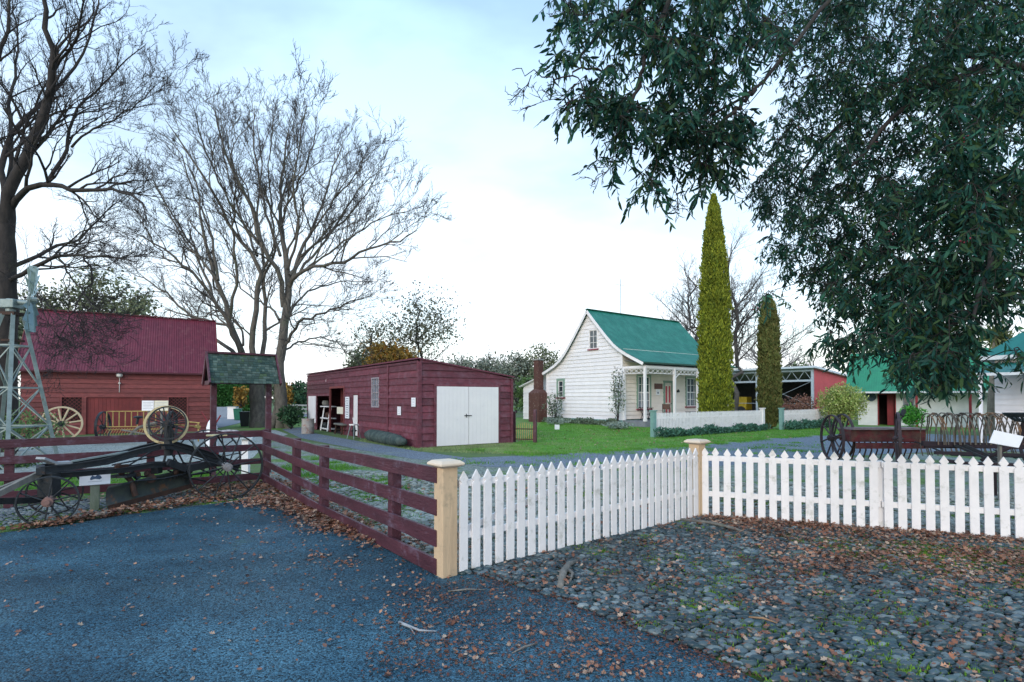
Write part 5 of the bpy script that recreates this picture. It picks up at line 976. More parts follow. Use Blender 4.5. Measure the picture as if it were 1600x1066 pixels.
# white garden figure and stone edging at the foot of the shelter
p = W(331, 664, 15.5); r = thing('painted_churn', 'small white and red painted churn beside the shelter post', 'churn', (p.x, 15.5, 0)); m = MB(); m.lathe((0, 0, 0), [(.15, .0), (.17, .05), (.13, .6), (.14, .8), (.1, .95), (.06, 1.02)], 14); m.build('body', sign_white, r, smooth=True); m = MB(); m.lathe((0, 0, 0), [(.19, .02), (.19, .1), (.185, .1)], 14); m.tube([(.1, 0, .9), (.25, 0, 1.15)], .02, 6); m.tube([(-.1, 0, .95), (-.3, 0, 1.25)], .015, 6); m.build('handle', maroon, r)
for i, px in enumerate((316, 324, 332, 341, 350, 358, 366)):
    p = G(px, 682 - i * .3); m = MB(); m.ball((0, 0, 0), 1, 1, 1, 9, 6); me_v = [(v[0] * .24 + rng.uniform(-.03, .03), v[1] * .2 + rng.uniform(-.03, .03), .12 + v[2] * .13 + rng.uniform(-.02, .02)) for v in m.v]; m.v = me_v
    o = m.build('edging_stone', mat('pale_stone', (.5, .45, .44), (.35, .32, .32), scale=4, rough=.8, bump=.4), smooth=True); o.location = (p.x, p.y, 0); tag(o, 'pale rounded edging stone in the row below the shelter roof behind the left fence', 'stone', 'edging stones behind the left fence')
q = G(384, 742); r = thing('lectern_board', 'pale slanted information board on a white post behind the fence corner', 'sign', (q.x, q.y, 0)); m = MB(); m.box(-.07, .07, -.05, .05, 0, .78); m.build('post', sign_white, r); m = MB(); m.add([(-.17, -.14, .8), (.2, -.14, .8), (.2, .14, .9), (-.17, .14, .9), (-.17, -.14, .77), (.2, -.14, .77), (.2, .14, .87), (-.17, .14, .87)], [(0, 1, 2, 3), (4, 7, 6, 5), (0, 4, 5, 1), (1, 5, 6, 2), (2, 6, 7, 3), (3, 7, 4, 0)]); m.build('board', mat('pale_blue_board', (.45, .52, .56)), r)
# ---- small windmill
YW = 12.3; tb = W(54, 736, YW); tt = W(24, 492, YW); cx = (W(50, 0, YW).x + W(-14, 0, YW).x) / 2 - .02; wm = thing('farm_windmill', 'small galvanised farm windmill with a lattice tower at the left edge', 'windmill', (cx, YW, 0)); H = W(0, 492, YW).z
hb = tb.x - cx; ht = .13; legs = []
for sx_ in (-1, 1):
    for sy_ in (-1, 1):
        a = Vector((cx + sx_ * hb, YW + sy_ * hb * .9, 0)); b = Vector((tt.x - .05 + sx_ * ht * .9, YW + sy_ * ht, H)); legs.append((a, b)); m = MB(); m.beam(a, b, .075, .075, up=(sx_, sy_, 0)); m.build('leg', galv, wm, world=True)
at_ = lambda k, t: legs[k][0].lerp(legs[k][1], t)
for k, l in ((0, 2), (1, 3), (0, 1), (2, 3)):
    for t0, t1 in ((.28, .53), (.53, .8)):
        m = MB(); m.beam(at_(k, t0), at_(l, t1), .022, .022); m.beam(at_(l, t0), at_(k, t1), .022, .022); m.beam(at_(k, t1), at_(l, t1), .035, .035); m.build('brace', galv, wm, world=True)
    m = MB(); m.beam(at_(k, .28), at_(l, .28), .04, .035); m.beam(at_(k, .02), at_(l, .28), .03, .03); m.beam(at_(l, .02), at_(k, .28), .03, .03); m.build('lower_brace', galv, wm, world=True)
m = MB(); m.box(tt.x - .2, tt.x + .12, YW - .17, YW + .17, H - .02, H + .05); m.box(tt.x - .18, tt.x + .1, YW - .15, YW + .15, H - .62, H - .57); m.build('platform', rust, wm, world=True)
gz = W(0, 474, YW).z; gb = W(18, 474, YW); m = MB(); m.box(gb.x - .2, gb.x + .16, YW - .14, YW + .14, gz - .12, gz + .08); m.cyl((gb.x - .1, YW, gz + .05), (gb.x + .42, YW, gz + .0), .06, 12); m.cyl((gb.x - .02, YW, gz - .2), (gb.x - .02, YW, gz + .1), .09, 12); m.build('gearbox', galv, wm, world=True, bevel=.02)
fc = W(50, 468, YW); fa = Vector((.80, .60, -.03)).normalized(); fu = fa.cross(Vector((0, 0, 1))).normalized(); fv = fu.cross(fa); Rf = .76; fan = MB(); fan.ring(fc, fa, Rf * .62, .02, .02, 30); fan.ring(fc, fa, Rf * .98, .012, .012, 30); fan.cyl(fc - fa * .08, fc + fa * .08, .06, 10)
fo_ = fan.build('fan_ring', galv, wm, world=True)
for i in range(14):
    a = 2 * math.pi * i / 14; d = fu * math.cos(a) + fv * math.sin(a); tq = fa.cross(d); tw = (tq * .75 + fa * .65).normalized(); m = MB(); wi, wo = .055, .125
    p0, p1 = fc + d * .26, fc + d * Rf; off = tw.cross(d).normalized() * .004
    m.prism([tuple(p0 - tw * wi), tuple(p0 + tw * wi), tuple(p1 + tw * wo), tuple(p1 - tw * wo)], tuple(off)); m.build('blade', mat('fan_blade_zinc', (.22, .32, .34), (.15, .23, .25), scale=4, rough=.45, metal=.35), fo_, world=True)
m = MB(); m.prism([(gb.x - .3, YW - .01, gz - .02), (gb.x - 1.1, YW + .25, gz - .02), (gb.x - 1.7, YW + .4, gz + .3), (gb.x - 1.7, YW + .4, gz - .3), (gb.x - 1.1, YW + .25, gz - .06)], (0, .012, 0)); m.build('tail_vane', galv, wm, world=True)

# ================================================================ machines on the right
sd = thing('red_seed_drill', 'long weathered dark red timber seed box on iron wheels beyond the right picket fence', 'seed drill', (W(1370, 0, 14).x, 14, 0))
ax1 = Vector((1, -.1, 0)).normalized()
for px, Y in ((1300, 13.9), (1317, 14.6)):
    c = W(px, 682, Y); wheel(sd, (c.x, Y, .62), ax1, .6, 8, mat('purple_black_iron', (.07, .045, .05), (.035, .03, .035), rough=.7), w=.06, th=.03, hub=.08, sr=.02)
a = W(1313, 682, 14.3); b = W(1440, 682, 14.0); oldred = mat('old_red_timber', (.15, .025, .03), (.06, .02, .022), scale=7, rough=.8, bump=.4, c3=(.10, .07, .05), t3=.58, s3=5, stretch=(.4, 1, 1), soft3=.12)
m = MB(); m.box(a.x, b.x, 13.85, 14.35, .52, .83); m.build('seed_box', oldred, sd, world=True, bevel=.01); m = MB(); m.box(a.x, b.x, 13.78, 14.42, .832, .86); m.box(a.x + .1, b.x - .1, 13.9, 14.3, .861, .885); m.build('lid', mat('greyed_red_lid', (.24, .2, .2), (.16, .12, .12), scale=8, rough=.85), sd, world=True)
m = MB(); m.box(a.x + .1, b.x, 13.8, 13.848, .35, .5); m.build('step_board', oldred, sd, world=True); m = MB(); m.cyl((a.x - .4, 14.2, .62), (b.x + .1, 14.1, .5), .03, 8); 
for i in range(12): x = a.x + .15 + (b.x - a.x - .3) * i / 11; m.tube([(x, 14.0, .52), (x, 13.95, .3), (x + .02, 14.1, .06)], .018, 6)
m.build('coulters', rust, sd, world=True)
rk = thing('dump_rake', 'rusty dump rake with a row of tall curved tines beyond the right picket fence', 'hay rake', (W(1500, 0, 12.6).x, 12.6, 0)); Yr = 12.6
tine = mat('tine_iron', (.14, .115, .09), (.08, .075, .065), scale=6, rough=.8, c3=(.3, .15, .07), t3=.57, s3=2)
x0, x1 = W(1438, 0, Yr).x, W(1590, 0, Yr).x; zt_ = W(0, 646, Yr).z; zb_ = W(0, 690, Yr).z
for i in range(34):
    x = x0 + (x1 - x0) * i / 33; m = MB(); P = []
    for k in range(12): a = math.pi * (1.02 - 1.25 * k / 11); P.append((x + .10 * math.cos(a) + .06 * math.sin(i * 1.3) + (.07 if a < 1 else 0), Yr + .45 * math.cos(a), zb_ + (zt_ - zb_ - .02 * math.sin(i * 2.1)) * math.sin(a) if a > 0 else zb_ + .55 * math.sin(a)))
    m.tube(P, .0135, 5); m.build('tine', tine, rk, world=True)
m = MB(); m.beam((x0 - .35, Yr - .3, zb_ - .02), (x1 + .9, Yr - .55, zb_ - .12), .09, .11); m.beam((x0 - .3, Yr - .6, zb_ - .2), (x1 + .9, Yr - .9, zb_ - .28), .07, .07); m.beam((x0 - .3, Yr - .3, zb_ - .1), (x1 + .9, Yr - .3, zb_ - .12), .05, .05); m.build('frame', mat('rake_frame_dark', (.035, .022, .03), (.02, .016, .02), rough=.8), rk, world=True)
m = MB(); m.beam((x0 + .5, Yr - .4, zb_ - .05), (x0 + 1.15, Yr - 1.4, .02), .05, .08); m.beam((x0 + .3, Yr - .4, zb_ - .05), (x0 + .95, Yr - 1.5, .02), .04, .05); m.tube([(x0 - .3, Yr, zb_), (x0 + .4, Yr - .2, zb_ - .3), (x1, Yr - .5, .3)], .015, 6); m.tube([(x0 + .2, Yr, .6), (x1 + .2, Yr - .6, .55)], .02, 6); m.tube([(x0 + 1, Yr - .6, .5), (x0 + 1.4, Yr - .7, .32), (x0 + 2, Yr - .6, .5)], .014, 6); m.build('shafts', iron, rk, world=True)
c = W(1403, 682, 13.0); wheel(rk, (c.x, 13.0, .66), (1, -.62, 0), .65, 12, MATS['purple_black_iron'], w=.06, th=.03, hub=.07, sr=.014)
c = W(1620, 690, 12.2); wheel(rk, (c.x, 12.2, .66), (1, -.3, 0), .65, 12, MATS['purple_black_iron'], w=.06, th=.03, hub=.07, sr=.014)
m = MB(); m.tube([W(1409, 650, 12.9), W(1413, 640, 12.9)], .05, 7); m.tube([W(1403, 662, 12.9), W(1415, 643, 12.9)], .02, 6); m.build('lever', iron, rk, world=True)
Ys = 9.2; c = W(1601, 645, Ys); st_ = thing('iron_implement_seat', 'black perforated iron seat on a mower frame at the right edge', 'seat', (c.x, Ys, 0)); m = MB(); V = []; n = 20
m2 = MB(); 
def seat_pt(rr, a): return (c.x + .34 * rr * math.cos(a), Ys + .2 * rr * math.sin(a), c.z - .16 + .16 * rr * rr)
rs = [.12, .35, .55, .6, .78, .84, 1.0]; 
for j, rr in enumerate(rs):
    for i in range(n * 2): m.v.append(seat_pt(rr, math.pi * i / n))
NN = n * 2
for j in range(len(rs) - 1):
    for i in range(NN):
        if j in (1, 3) and i % 2 == 0: continue
        m.f.append((j * NN + i, j * NN + (i + 1) % NN, (j + 1) * NN + (i + 1) % NN, (j + 1) * NN + i))
m.f.append(tuple(range(NN))); o = m.build('seat_pan', iron, st_, world=True, smooth=False); sm = o.modifiers.new('thick', 'SOLIDIFY'); sm.thickness = .012
m = MB(); m.tube([(c.x, Ys, c.z - .17), (c.x + .05, Ys + .1, c.z - .5), (c.x - .5, Ys + .3, .55)], [.03, .035, .03], 7); m.beam((c.x - 1.0, Ys + .2, .5), (c.x + 1.6, Ys - .2, .45), .09, .09); m.beam((c.x - .8, Ys + .8, .5), (c.x - .8, Ys - .3, .5), .06, .06); m.tube([(c.x - .8, Ys - .3, .5), (c.x - .8, Ys - .3, 0)], .03, 6); m.tube([(c.x - .8, Ys + .8, .5), (c.x - .8, Ys + .8, 0)], .03, 6); m.build('frame', MATS['rake_frame_dark'], st_, world=True)
wheel(st_, (c.x + 1.1, Ys + .2, .42), (.4, -1, 0), .42, 10, iron, w=.1, th=.03, hub=.07, sr=.014)
Yb = 8.6; a, b = W(1546, 692, Yb), W(1592, 700, Yb); c_, d_ = W(1600, 682, Yb + .1), W(1554, 672, Yb + .1); r = thing('tilted_sign', 'blank looking white sign board tilted on a stake in front of the rake tines', 'sign', ((a.x + b.x) / 2, Yb, 0)); m = MB(); m.prism([tuple(a), tuple(b), tuple(c_), tuple(d_)], (.002, .02, -.004)); m.build('board', sign_white, r, world=True, bevel=.004)
m = MB(); m.beam(((a.x + b.x) / 2, Yb + .08, 0), ((a.x + b.x) / 2, Yb + .08, a.z + .06), .04, .04); m.build('stake', wood_grey, r, world=True)
# ================================================================ trees
def resample(P, Rd, K):
    P = np.asarray(P, float); L = np.concatenate([[0], np.cumsum(np.linalg.norm(np.diff(P, axis=0), axis=1))]); t = np.linspace(0, L[-1], K)
    return np.stack([np.interp(t, L, P[:, i]) for i in range(3)], 1), np.interp(t, L, np.asarray(Rd, float))
def smooth_poly(P, it=2):
    P = np.asarray(P, float)
    for _ in range(it):
        Q = [P[0]]
        for a, b in zip(P[:-1], P[1:]): Q += [a * .75 + b * .25, a * .25 + b * .75]
        P = np.array(Q + [P[-1]])
    return P
class Tree:
    """limbs given as polylines, then recursive random branching collected in numpy batches"""
    def __init__(s, seed, rmin=.004): s.rmin = rmin; s.ctr = None; s.g = random.Random(seed); s.big = []; s.mid = []; s.fine = []; s.tips = []
    def limb(s, P, r0, r1, wob=.04, K=16):
        P = smooth_poly([tuple(p) for p in P]); Rd = np.linspace(r0, r1, len(P)); P, Rd = resample(P, Rd, K)
        P[1:-1] += np.array([[s.g.gauss(0, wob) for _ in range(3)] for _ in range(K - 2)]); s.big.append((P, Rd)); return P, Rd
    def sprout(s, P, Rd, n, L, depth, up=.25, t0=.15, spread=1.0, rmax=.6, decay=.66, grav=0):
        g = s.g; K = len(P)
        for i in range(n):
            t = t0 + (1 - t0) * (i + g.random()) / n; f = t * (K - 1); a = min(int(f), K - 2); u = f - a
            p = P[a] * (1 - u) + P[a + 1] * u; r = (Rd[a] * (1 - u) + Rd[a + 1] * u); d = P[a + 1] - P[a]; d = d / (np.linalg.norm(d) + 1e-9)
            q = np.array([g.gauss(0, 1) for _ in range(3)]); q -= d * q.dot(d); q /= np.linalg.norm(q) + 1e-9
            an = g.uniform(.45, 1.0) * spread; v = d * math.cos(an) + q * math.sin(an) + np.array([0, 0, up]); v /= np.linalg.norm(v)
            s.branch(p, v, L * (1 - .45 * t) * g.uniform(.6, 1.25), min(r * rmax, r), depth, up, decay, grav)
    def branch(s, p, v, L, r, depth, up, decay, grav=0):
        g = s.g; K = 6; P = [p]; r = max(r, s.rmin); r = min(r, .018 * L + .002 + (.012 if depth > 1 else 0) + s.rmin * .6)
        if s.ctr is not None: o_ = p - s.ctr; o_ /= np.linalg.norm(o_) + 1e-9; v = v + (.5 if depth > 2 else .22) * o_; v /= np.linalg.norm(v)
        for k in range(K - 1):
            v = v + np.array([g.gauss(0, .21), g.gauss(0, .21), g.gauss(0, .17) + up * .12 - grav]); v /= np.linalg.norm(v); P.append(P[-1] + v * L / (K - 1))
        P = np.array(P); Rd = np.linspace(r, max(r * .3, s.rmin * .45), K)
        (s.mid if depth > 1 else s.fine).append((P, Rd))
        if depth > 0:
            s.sprout(P, Rd, {4: 5, 3: 5, 2: 5, 1: 3}[depth], L * decay, depth - 1, up, .2, 1.0, .7, decay, grav)
        else: s.tips.append((P[-1], v)); s.tips.append((P[3], v))
    def meshes(s, root, mt, mtw, names=('trunk', 'crown')):
        parts = []
        for K in sorted({len(b[0]) for b in s.big}): q = [b for b in s.big if len(b[0]) == K]; parts.append(tubes_np(np.array([b[0] for b in q]), np.array([b[1] for b in q]), 9))
        if s.mid: parts.append(tubes_np(np.array([b[0] for b in s.mid]), np.array([b[1] for b in s.mid]), 5))
        np_mesh(names[0], *join_np(parts), mt, root, smooth=True)
        if s.fine: np_mesh(names[1], *tubes_np(np.array([b[0] for b in s.fine]), np.array([b[1] for b in s.fine]), 3), mtw, root, smooth=True)

def pxlimb(pts, Y, dy): n = len(pts); return [W(a, b, Y + dy * i / (n - 1)) for i, (a, b) in enumerate(pts)]
# ---- big bare tree in the middle left (two trunks)
YB = 29.5
def bare(root, T, limbs, Y, L, depth=3, n=9, up=.2, k_r=.56):
    for pts, dy, r0, r1 in limbs:
        P, Rd = T.limb(pxlimb(pts, Y, dy), r0 * k_r, r1 * k_r, .05 * Y / 30); T.sprout(P, Rd, n, L, depth, up)
tb_ = thing('bare_tree', 'large bare oak with a pale trunk and wide crown rising right of the shingled shelter', 'tree', W(438, 668, YB) * 1); tb_.location.z = 0
T = Tree(3, .0095)
T.limb([Vector((*G(439, 669)[:2], -.1))] + [W(x, y, YB) for x, y in ((438, 640), (437, 600), (436, 570), (443, 530), (447, 490), (451, 447))], .38, .17, .03)
b = tb_.location; T.limb([Vector((b.x - .45, b.y - .3, -.1)), Vector((b.x - .2, b.y - .1, .7)), Vector((b.x, b.y, 2))], .24, .14, 0); T.limb([Vector((b.x + .6, b.y - .2, -.1)), Vector((b.x + .25, b.y - .1, .8)), Vector((b.x, b.y, 2.2))], .24, .14, 0)
T.ctr = np.array(W(446, 500, YB))
bare(tb_, T, [([(455, 440), (500, 390), (540, 330), (560, 290), (600, 260)], 4, .12, .02), ([(474, 424), (540, 375), (590, 340), (640, 330)], -2, .09, .015), ([(450, 420), (470, 360), (455, 290), (470, 220), (480, 160)], -4, .11, .015), ([(406, 381), (370, 340), (335, 270), (310, 200), (300, 160)], -5, .1, .015), ([(486, 363), (540, 290), (580, 240)], -3, .08, .012),
  ([(451, 447), (446, 400), (442, 375), (436, 335), (438, 290), (444, 250), (452, 195)], 1.5, .24, .03),
  ([(452, 450), (458, 430), (474, 422), (510, 414), (547, 409), (570, 388), (600, 384), (630, 376), (652, 360)], -4, .17, .02),
  ([(454, 445), (464, 405), (486, 363), (505, 316), (519, 269), (536, 217)], 3, .17, .025),
  ([(443, 480), (441, 424), (406, 381), (388, 306), (364, 274), (345, 222), (336, 170)], -3, .2, .025),
  ([(444, 540), (455, 515), (481, 499), (519, 485), (548, 470), (580, 462)], -3, .13, .02), ([(440, 555), (460, 535), (500, 525), (530, 535), (545, 560)], 3, .09, .015),
  ([(436, 500), (425, 478), (388, 465), (364, 428), (345, 425)], 4, .1, .02), ([(452, 430), (480, 395), (530, 350), (570, 310), (590, 270)], 4, .13, .02),
  ([(438, 400), (415, 330), (402, 270), (395, 220), (398, 165)], 3, .12, .02), ([(447, 500), (470, 460), (505, 445), (540, 440), (590, 440)], 5, .1, .015), ([(444, 330), (470, 280), (490, 230), (495, 180)], -3, .09, .015)], YB, 3.6, 3, 10, k_r=.74)
T.meshes(tb_, bark_m, twig_m)
ta_ = thing('bare_tree', 'bare oak of several leaning stems behind the barn and shelter roof', 'tree', G(403, 668)); T = Tree(5, .0095); YA = 30.5
T.limb([W(404, 672, YA - .4), W(404, 640, YA), W(401, 610, YA), W(398, 585, YA)], .46, .36, .02)
T.ctr = np.array(W(385, 520, YA))
bare(ta_, T, [([(341, 438), (290, 380), (250, 310), (225, 240)], 2, .1, .015), ([(294, 419), (250, 400), (215, 330)], 1, .08, .012), ([(402, 400), (370, 330), (350, 250), (345, 170)], 4, .12, .015),
  ([(400, 600), (395, 560), (397, 503), (406, 440), (402, 400), (355, 353), (327, 288), (284, 227), (258, 187)], -2, .28, .02), ([(404, 590), (416, 536), (413, 466), (411, 400), (400, 330), (410, 270), (400, 180)], 3, .22, .02),
  ([(396, 595), (376, 545), (359, 499), (341, 438), (317, 372), (312, 311), (290, 240)], 1, .3, .02), ([(376, 550), (355, 500), (331, 461), (294, 419), (247, 381), (205, 362)], -3, .2, .02), ([(372, 560), (340, 530), (294, 489), (247, 447), (200, 424)], 3, .18, .02),
  ([(341, 438), (330, 360), (300, 300), (280, 230), (240, 200)], 4, .12, .015), ([(359, 499), (370, 440), (365, 370), (370, 290), (355, 210)], -3, .14, .02), ([(331, 461), (300, 380), (260, 320), (230, 270)], 3, .12, .015), ([(380, 540), (370, 500), (340, 485), (310, 500), (285, 480)], 4, .1, .015), ([(408, 440), (430, 400), (425, 330), (420, 260), (430, 160)], -2, .12, .015)], YA, 3.3, 3, 10, k_r=.7)
T.meshes(ta_, bark_m, twig_m)
# ---- big bare tree at the left edge
YL = 16.5; tl_ = thing('bare_tree', 'huge dark bare tree at the left edge overhanging the barn roof', 'tree', (W(8, 650, YL).x, YL, 0)); T = Tree(9, .0055)
T.limb([W(6, 742, YL), W(8, 650, YL), W(10, 560, YL), W(14, 480, YL), W(8, 400, YL), W(10, 340, YL), W(12, 310, YL)], .34, .17, .02)
T.ctr = np.array(W(0, 380, YL))
bare(tl_, T, [([(8, 360), (12, 299), (51, 228), (79, 150), (85, 110), (75, 59), (66, -10), (70, -80)], -1, .3, .04), ([(14, 330), (35, 299), (75, 284), (118, 301), (165, 295), (205, 303), (230, 330)], -2, .17, .02), ([(75, 284), (108, 236), (107, 205), (118, 173), (158, 134), (197, 95), (228, 70)], 1, .1, .015),
  ([(112, 230), (134, 205), (185, 185), (221, 154), (250, 128)], -1, .06, .01), ([(10, 320), (0, 240), (28, 200), (60, 165), (88, 140), (130, 90), (150, 30), (160, -40)], 2, .16, .02), ([(12, 420), (43, 408), (80, 390), (110, 380), (134, 366), (158, 335), (205, 303)], 2, .12, .015),
  ([(12, 440), (43, 420), (90, 398), (130, 398), (170, 402), (210, 410)], -2, .12, .015), ([(5, 350), (-30, 260), (-20, 150), (10, 60), (20, -60)], 1, .2, .03), ([(8, 330), (20, 240), (15, 160), (30, 80), (20, 0)], 3, .14, .02), ([(85, 110), (120, 60), (130, 10), (150, -60)], -2, .08, .01),
  ([(130, 398), (150, 430), (120, 470), (100, 520), (85, 555)], -1.5, .05, .008), ([(90, 398), (115, 440), (150, 480), (140, 530)], -2, .05, .008), ([(43, 420), (60, 470), (95, 490), (130, 540)], -2, .05, .008), ([(51, 228), (100, 180), (150, 175), (190, 160)], 2, .07, .01), ([(5, 380), (-60, 320), (-120, 200)], 0, .2, .03)], YL, 2.3, 3, 12, k_r=.62)
T.meshes(tl_, bark_dark, mat('dark_twig', (.03, .026, .03), (.02, .018, .02)))
# broken pale dead stub leaning in front of the roof
# ---- background trees
def leafy(name, label, px, base_y, Y, top_y, wpx, leafmat, n=2500, ls=.22, seed=1, dens=.5, branches=True, bm=twig_m, low=.25, group=None, lean=0, clumps=26, limbs=7):
    h = W(0, top_y, Y).z; rx = wpx * Y / F / 2; x = W(px, 0, Y).x; r = thing(name, label, 'tree', (x, Y, 0), 0, group); T = Tree(seed, .00016 * Y + .002); g = np.random.default_rng(seed)
    P, Rd = T.limb([(x, Y, -.1), (x + .02 * h, Y, h * .35), (x + lean * .5, Y, h * .7), (x + lean, Y, h * .93)], .012 * h + .04, .02, .02 * h)
    for i in range(limbs):
        a = 2.4 * i + seed; t = .2 + .55 * i / limbs; z = h * (low * .6 + t * .6); Q = [(x, Y, z), (x + math.cos(a) * rx * .5, Y + math.sin(a) * rx * .5, z + h * .12), (x + math.cos(a) * rx * .85, Y + math.sin(a) * rx * .85, z + h * .22)]; q, w2_ = T.limb(Q, .0042 * h + .012, .012, .03)
        if branches: T.sprout(q, w2_, 7 if leafmat else 11, h * (.13 if leafmat else .17), 2, .3)
    if branches: T.sprout(P, Rd, 14 if leafmat else 22, h * (.16 if leafmat else .24), 2, .3, t0=.3)
    T.meshes(r, bm, bm, ('trunk', 'branches'))
    if leafmat and n:
        c = g.normal(size=(clumps, 3)); c = nrm(c) * (g.random((clumps, 1)) ** .4) * .8; cz = h * (low + (1 - low) * .5); c = np.stack([x + c[:, 0] * rx, Y + c[:, 1] * rx, cz + c[:, 2] * h * (1 - low) * .5], 1)
        k = g.integers(0, clumps, n); sp_ = rx * .26 * (.6 + .8 * g.random(clumps)); p = c[k] + np.clip(g.normal(size=(n, 3)), -1.9, 1.9) * sp_[k][:, None] * np.array([1, 1, .8]); p[:, 2] = np.maximum(p[:, 2], .3)
        X, Yv, Z = axes_from(g.normal(size=(n, 3)), g); s = ls * (.6 + .8 * g.random(n)); V, Fc = scatter(CARD_V, CARD_F, p, X, Yv, Z, np.stack([s, s * .7, s], 1)); np_mesh('crown', V, Fc, leafmat, r)
    return r
olive = palette('olive_leaf', [(.10, .13, .065), (.17, .2, .115), (.13, .155, .085), (.22, .235, .15)], rough=.8)
greyg = palette('grey_green_leaf', [(.14, .17, .13), (.22, .25, .2), (.18, .21, .16), (.28, .3, .25)], rough=.85)
sparse = palette('sparse_leaf', [(.10, .11, .065), (.17, .16, .11), (.13, .145, .09)], rough=.85)
orange = palette('autumn_leaf', [(.3, .12, .02), (.22, .16, .04), (.38, .2, .03), (.14, .13, .04)], rough=.8)
deepg = palette('conifer_leaf', [(.02, .06, .03), (.04, .1, .045), (.03, .08, .035)], rough=.85)
leafy('half_bare_tree', 'slender half bare tree with sparse dark leaves above the red shed roof', 655, 0, 42, 452, 130, sparse, 3200, .17, 4, low=.35, clumps=60)
leafy('half_bare_tree', 'smaller sparse tree left of the slender one behind the autumn tree', 588, 0, 46, 492, 84, sparse, 1500, .17, 14, low=.35, clumps=40)
leafy('autumn_tree', 'orange and olive autumn tree just above the red shed roof', 612, 0, 38, 528, 78, orange, 4200, .2, 6, low=.3)
leafy('autumn_tree', 'olive green tree left of the orange one over the shed roof', 573, 0, 40, 536, 62, olive, 3200, .2, 7, low=.3)
for i, (px, ty, wd, Y, lb) in enumerate(((722, 548, 62, 62, 'grey green scrubby tree nearest the shed roof corner'), (764, 541, 64, 64, 'grey green scrubby tree second from the shed roof corner'), (806, 546, 56, 60, 'low grey green scrubby tree in the middle of the row'), (846, 536, 62, 60, 'taller olive tree behind the brick chimney'), (880, 552, 46, 66, 'low grey tree rising just left of the cottage roof edge'), (690, 560, 50, 66, 'low grey tree hidden mostly by the shed roof'))):
    leafy('scrub_tree', lb, px, 0, Y, ty, wd, greyg if i != 3 else olive, 5200, .24, 20 + i, low=.12, group='scrubby trees behind the shed', clumps=34)
leafy('scrub_tree', 'green shrubby tree beside the lean-to between shed and cottage', 822, 0, 45, 585, 36, palette('mid_green_leaf', [(.06, .12, .04), (.1, .18, .06), (.13, .22, .07)], rough=.8), 1800, .2, 41, low=.08)
leafy('evergreen_tree', 'broad grey green tree behind the barn ridge at far left', 60, 0, 44, 440, 140, olive, 4500, .28, 31, low=.3, clumps=40)
leafy('evergreen_tree', 'tall olive tree rising behind the middle of the barn ridge', 158, 0, 46, 408, 110, olive, 3600, .26, 32, low=.35, clumps=44)
leafy('evergreen_tree', 'olive tree behind the right half of the barn ridge', 222, 0, 46, 445, 80, olive, 2600, .26, 33, low=.35, clumps=36)
leafy('evergreen_tree', 'bushy green tree at the far left edge beside the windmill', -30, 0, 40, 470, 130, olive, 3500, .28, 34, low=.2, clumps=36)
leafy('conifer_bush', 'dark green conifer seen in the gap left of the red shed', 467, 0, 52, 592, 42, deepg, 2600, .24, 51, low=.02)
leafy('autumn_bush', 'orange leaved bush seen in the gap beside the pale bare trunk', 452, 0, 48, 600, 26, orange, 1200, .22, 52, low=.05)
leafy('autumn_bush', 'orange leaved bush left of the split dark trunk', 382, 0, 52, 600, 24, orange, 900, .22, 53, low=.05)
leafy('bare_background_tree', 'tall pale bare tree behind the cottage roof and golden cypress', 1082, 0, 50, 400, 140, None, 0, .2, 61, bm=twig_pale, low=.25, limbs=14, lean=-1.0)
leafy('bare_background_tree', 'bare tree with upswept branches between the two cypresses', 1140, 0, 46, 360, 150, None, 0, .2, 62, bm=twig_pale, low=.25, limbs=15)
leafy('bare_background_tree', 'wide low bare tree behind the shorter dark cypress', 1200, 0, 54, 455, 150, None, 0, .2, 63, bm=twig_pale, low=.15, limbs=14)
leafy('bare_background_tree', 'small round bare tree above the open steel shed roof', 1266, 0, 80, 528, 66, sparse, 300, .2, 64, bm=twig_pale, low=.15, limbs=12)
leafy('bare_background_tree', 'bare tree seen through the hanging leaves above the light green roof', 1345, 0, 70, 520, 70, sparse, 300, .2, 65, bm=twig_pale, low=.15, limbs=12)
leafy('background_bush_tree', 'green rounded tree above the open steel shed right of the dark cypress', 1232, 0, 72, 558, 62, MATS['mid_green_leaf'], 2200, .3, 66, low=.1)
leafy('evergreen_tree', 'dark evergreen behind the light green cottage roof', 1480, 0, 55, 520, 160, deepg, 4500, .4, 67, low=.1)
# thin branches beside the cottage
def shrub(name, label, px, py, Y, h, w_, leafm_, n, ls, seed, cat='shrub', stems=5, grp=None, root_at=None):
    p = root_at or W(px, 622, Y); r = thing(name, label, cat, (p.x, p.y, 0), 0, grp); T = Tree(seed); g = np.random.default_rng(seed)
    for i in range(stems): a = 2.4 * i; P, Rd = T.limb([(p.x, p.y, 0), (p.x + .15 * w_ * math.cos(a), p.y + .15 * w_ * math.sin(a), h * .45), (p.x + .35 * w_ * math.cos(a), p.y + .3 * w_ * math.sin(a), h * .92)], .012 + .006 * h, .006, .015); T.sprout(P, Rd, 5, h * .22, 1, .2)
    T.meshes(r, twig_m, twig_m, ('stem', 'twigs'))
    if n:
        q = g.normal(size=(n, 3)); q = nrm(q) * (g.random((n, 1)) ** .45); q = q * np.array([w_ / 2, w_ / 2, h * .42]) * (1 + .14 * np.sin(q[:, :1] * 9 + seed)) + np.array([p.x, p.y, h * .56]); q[:, 2] = np.maximum(q[:, 2], .03)
        X, Yv, Z = axes_from(g.normal(size=(n, 3)) + np.array([0, 0, .5]), g); s = ls * (.6 + .8 * g.random(n)); V, Fc = scatter(LEAF_V, LEAF_F, q, X, Yv, Z, np.stack([s, s * .45, s], 1)); np_mesh('leaves', V, Fc, leafm_, r)
    return r
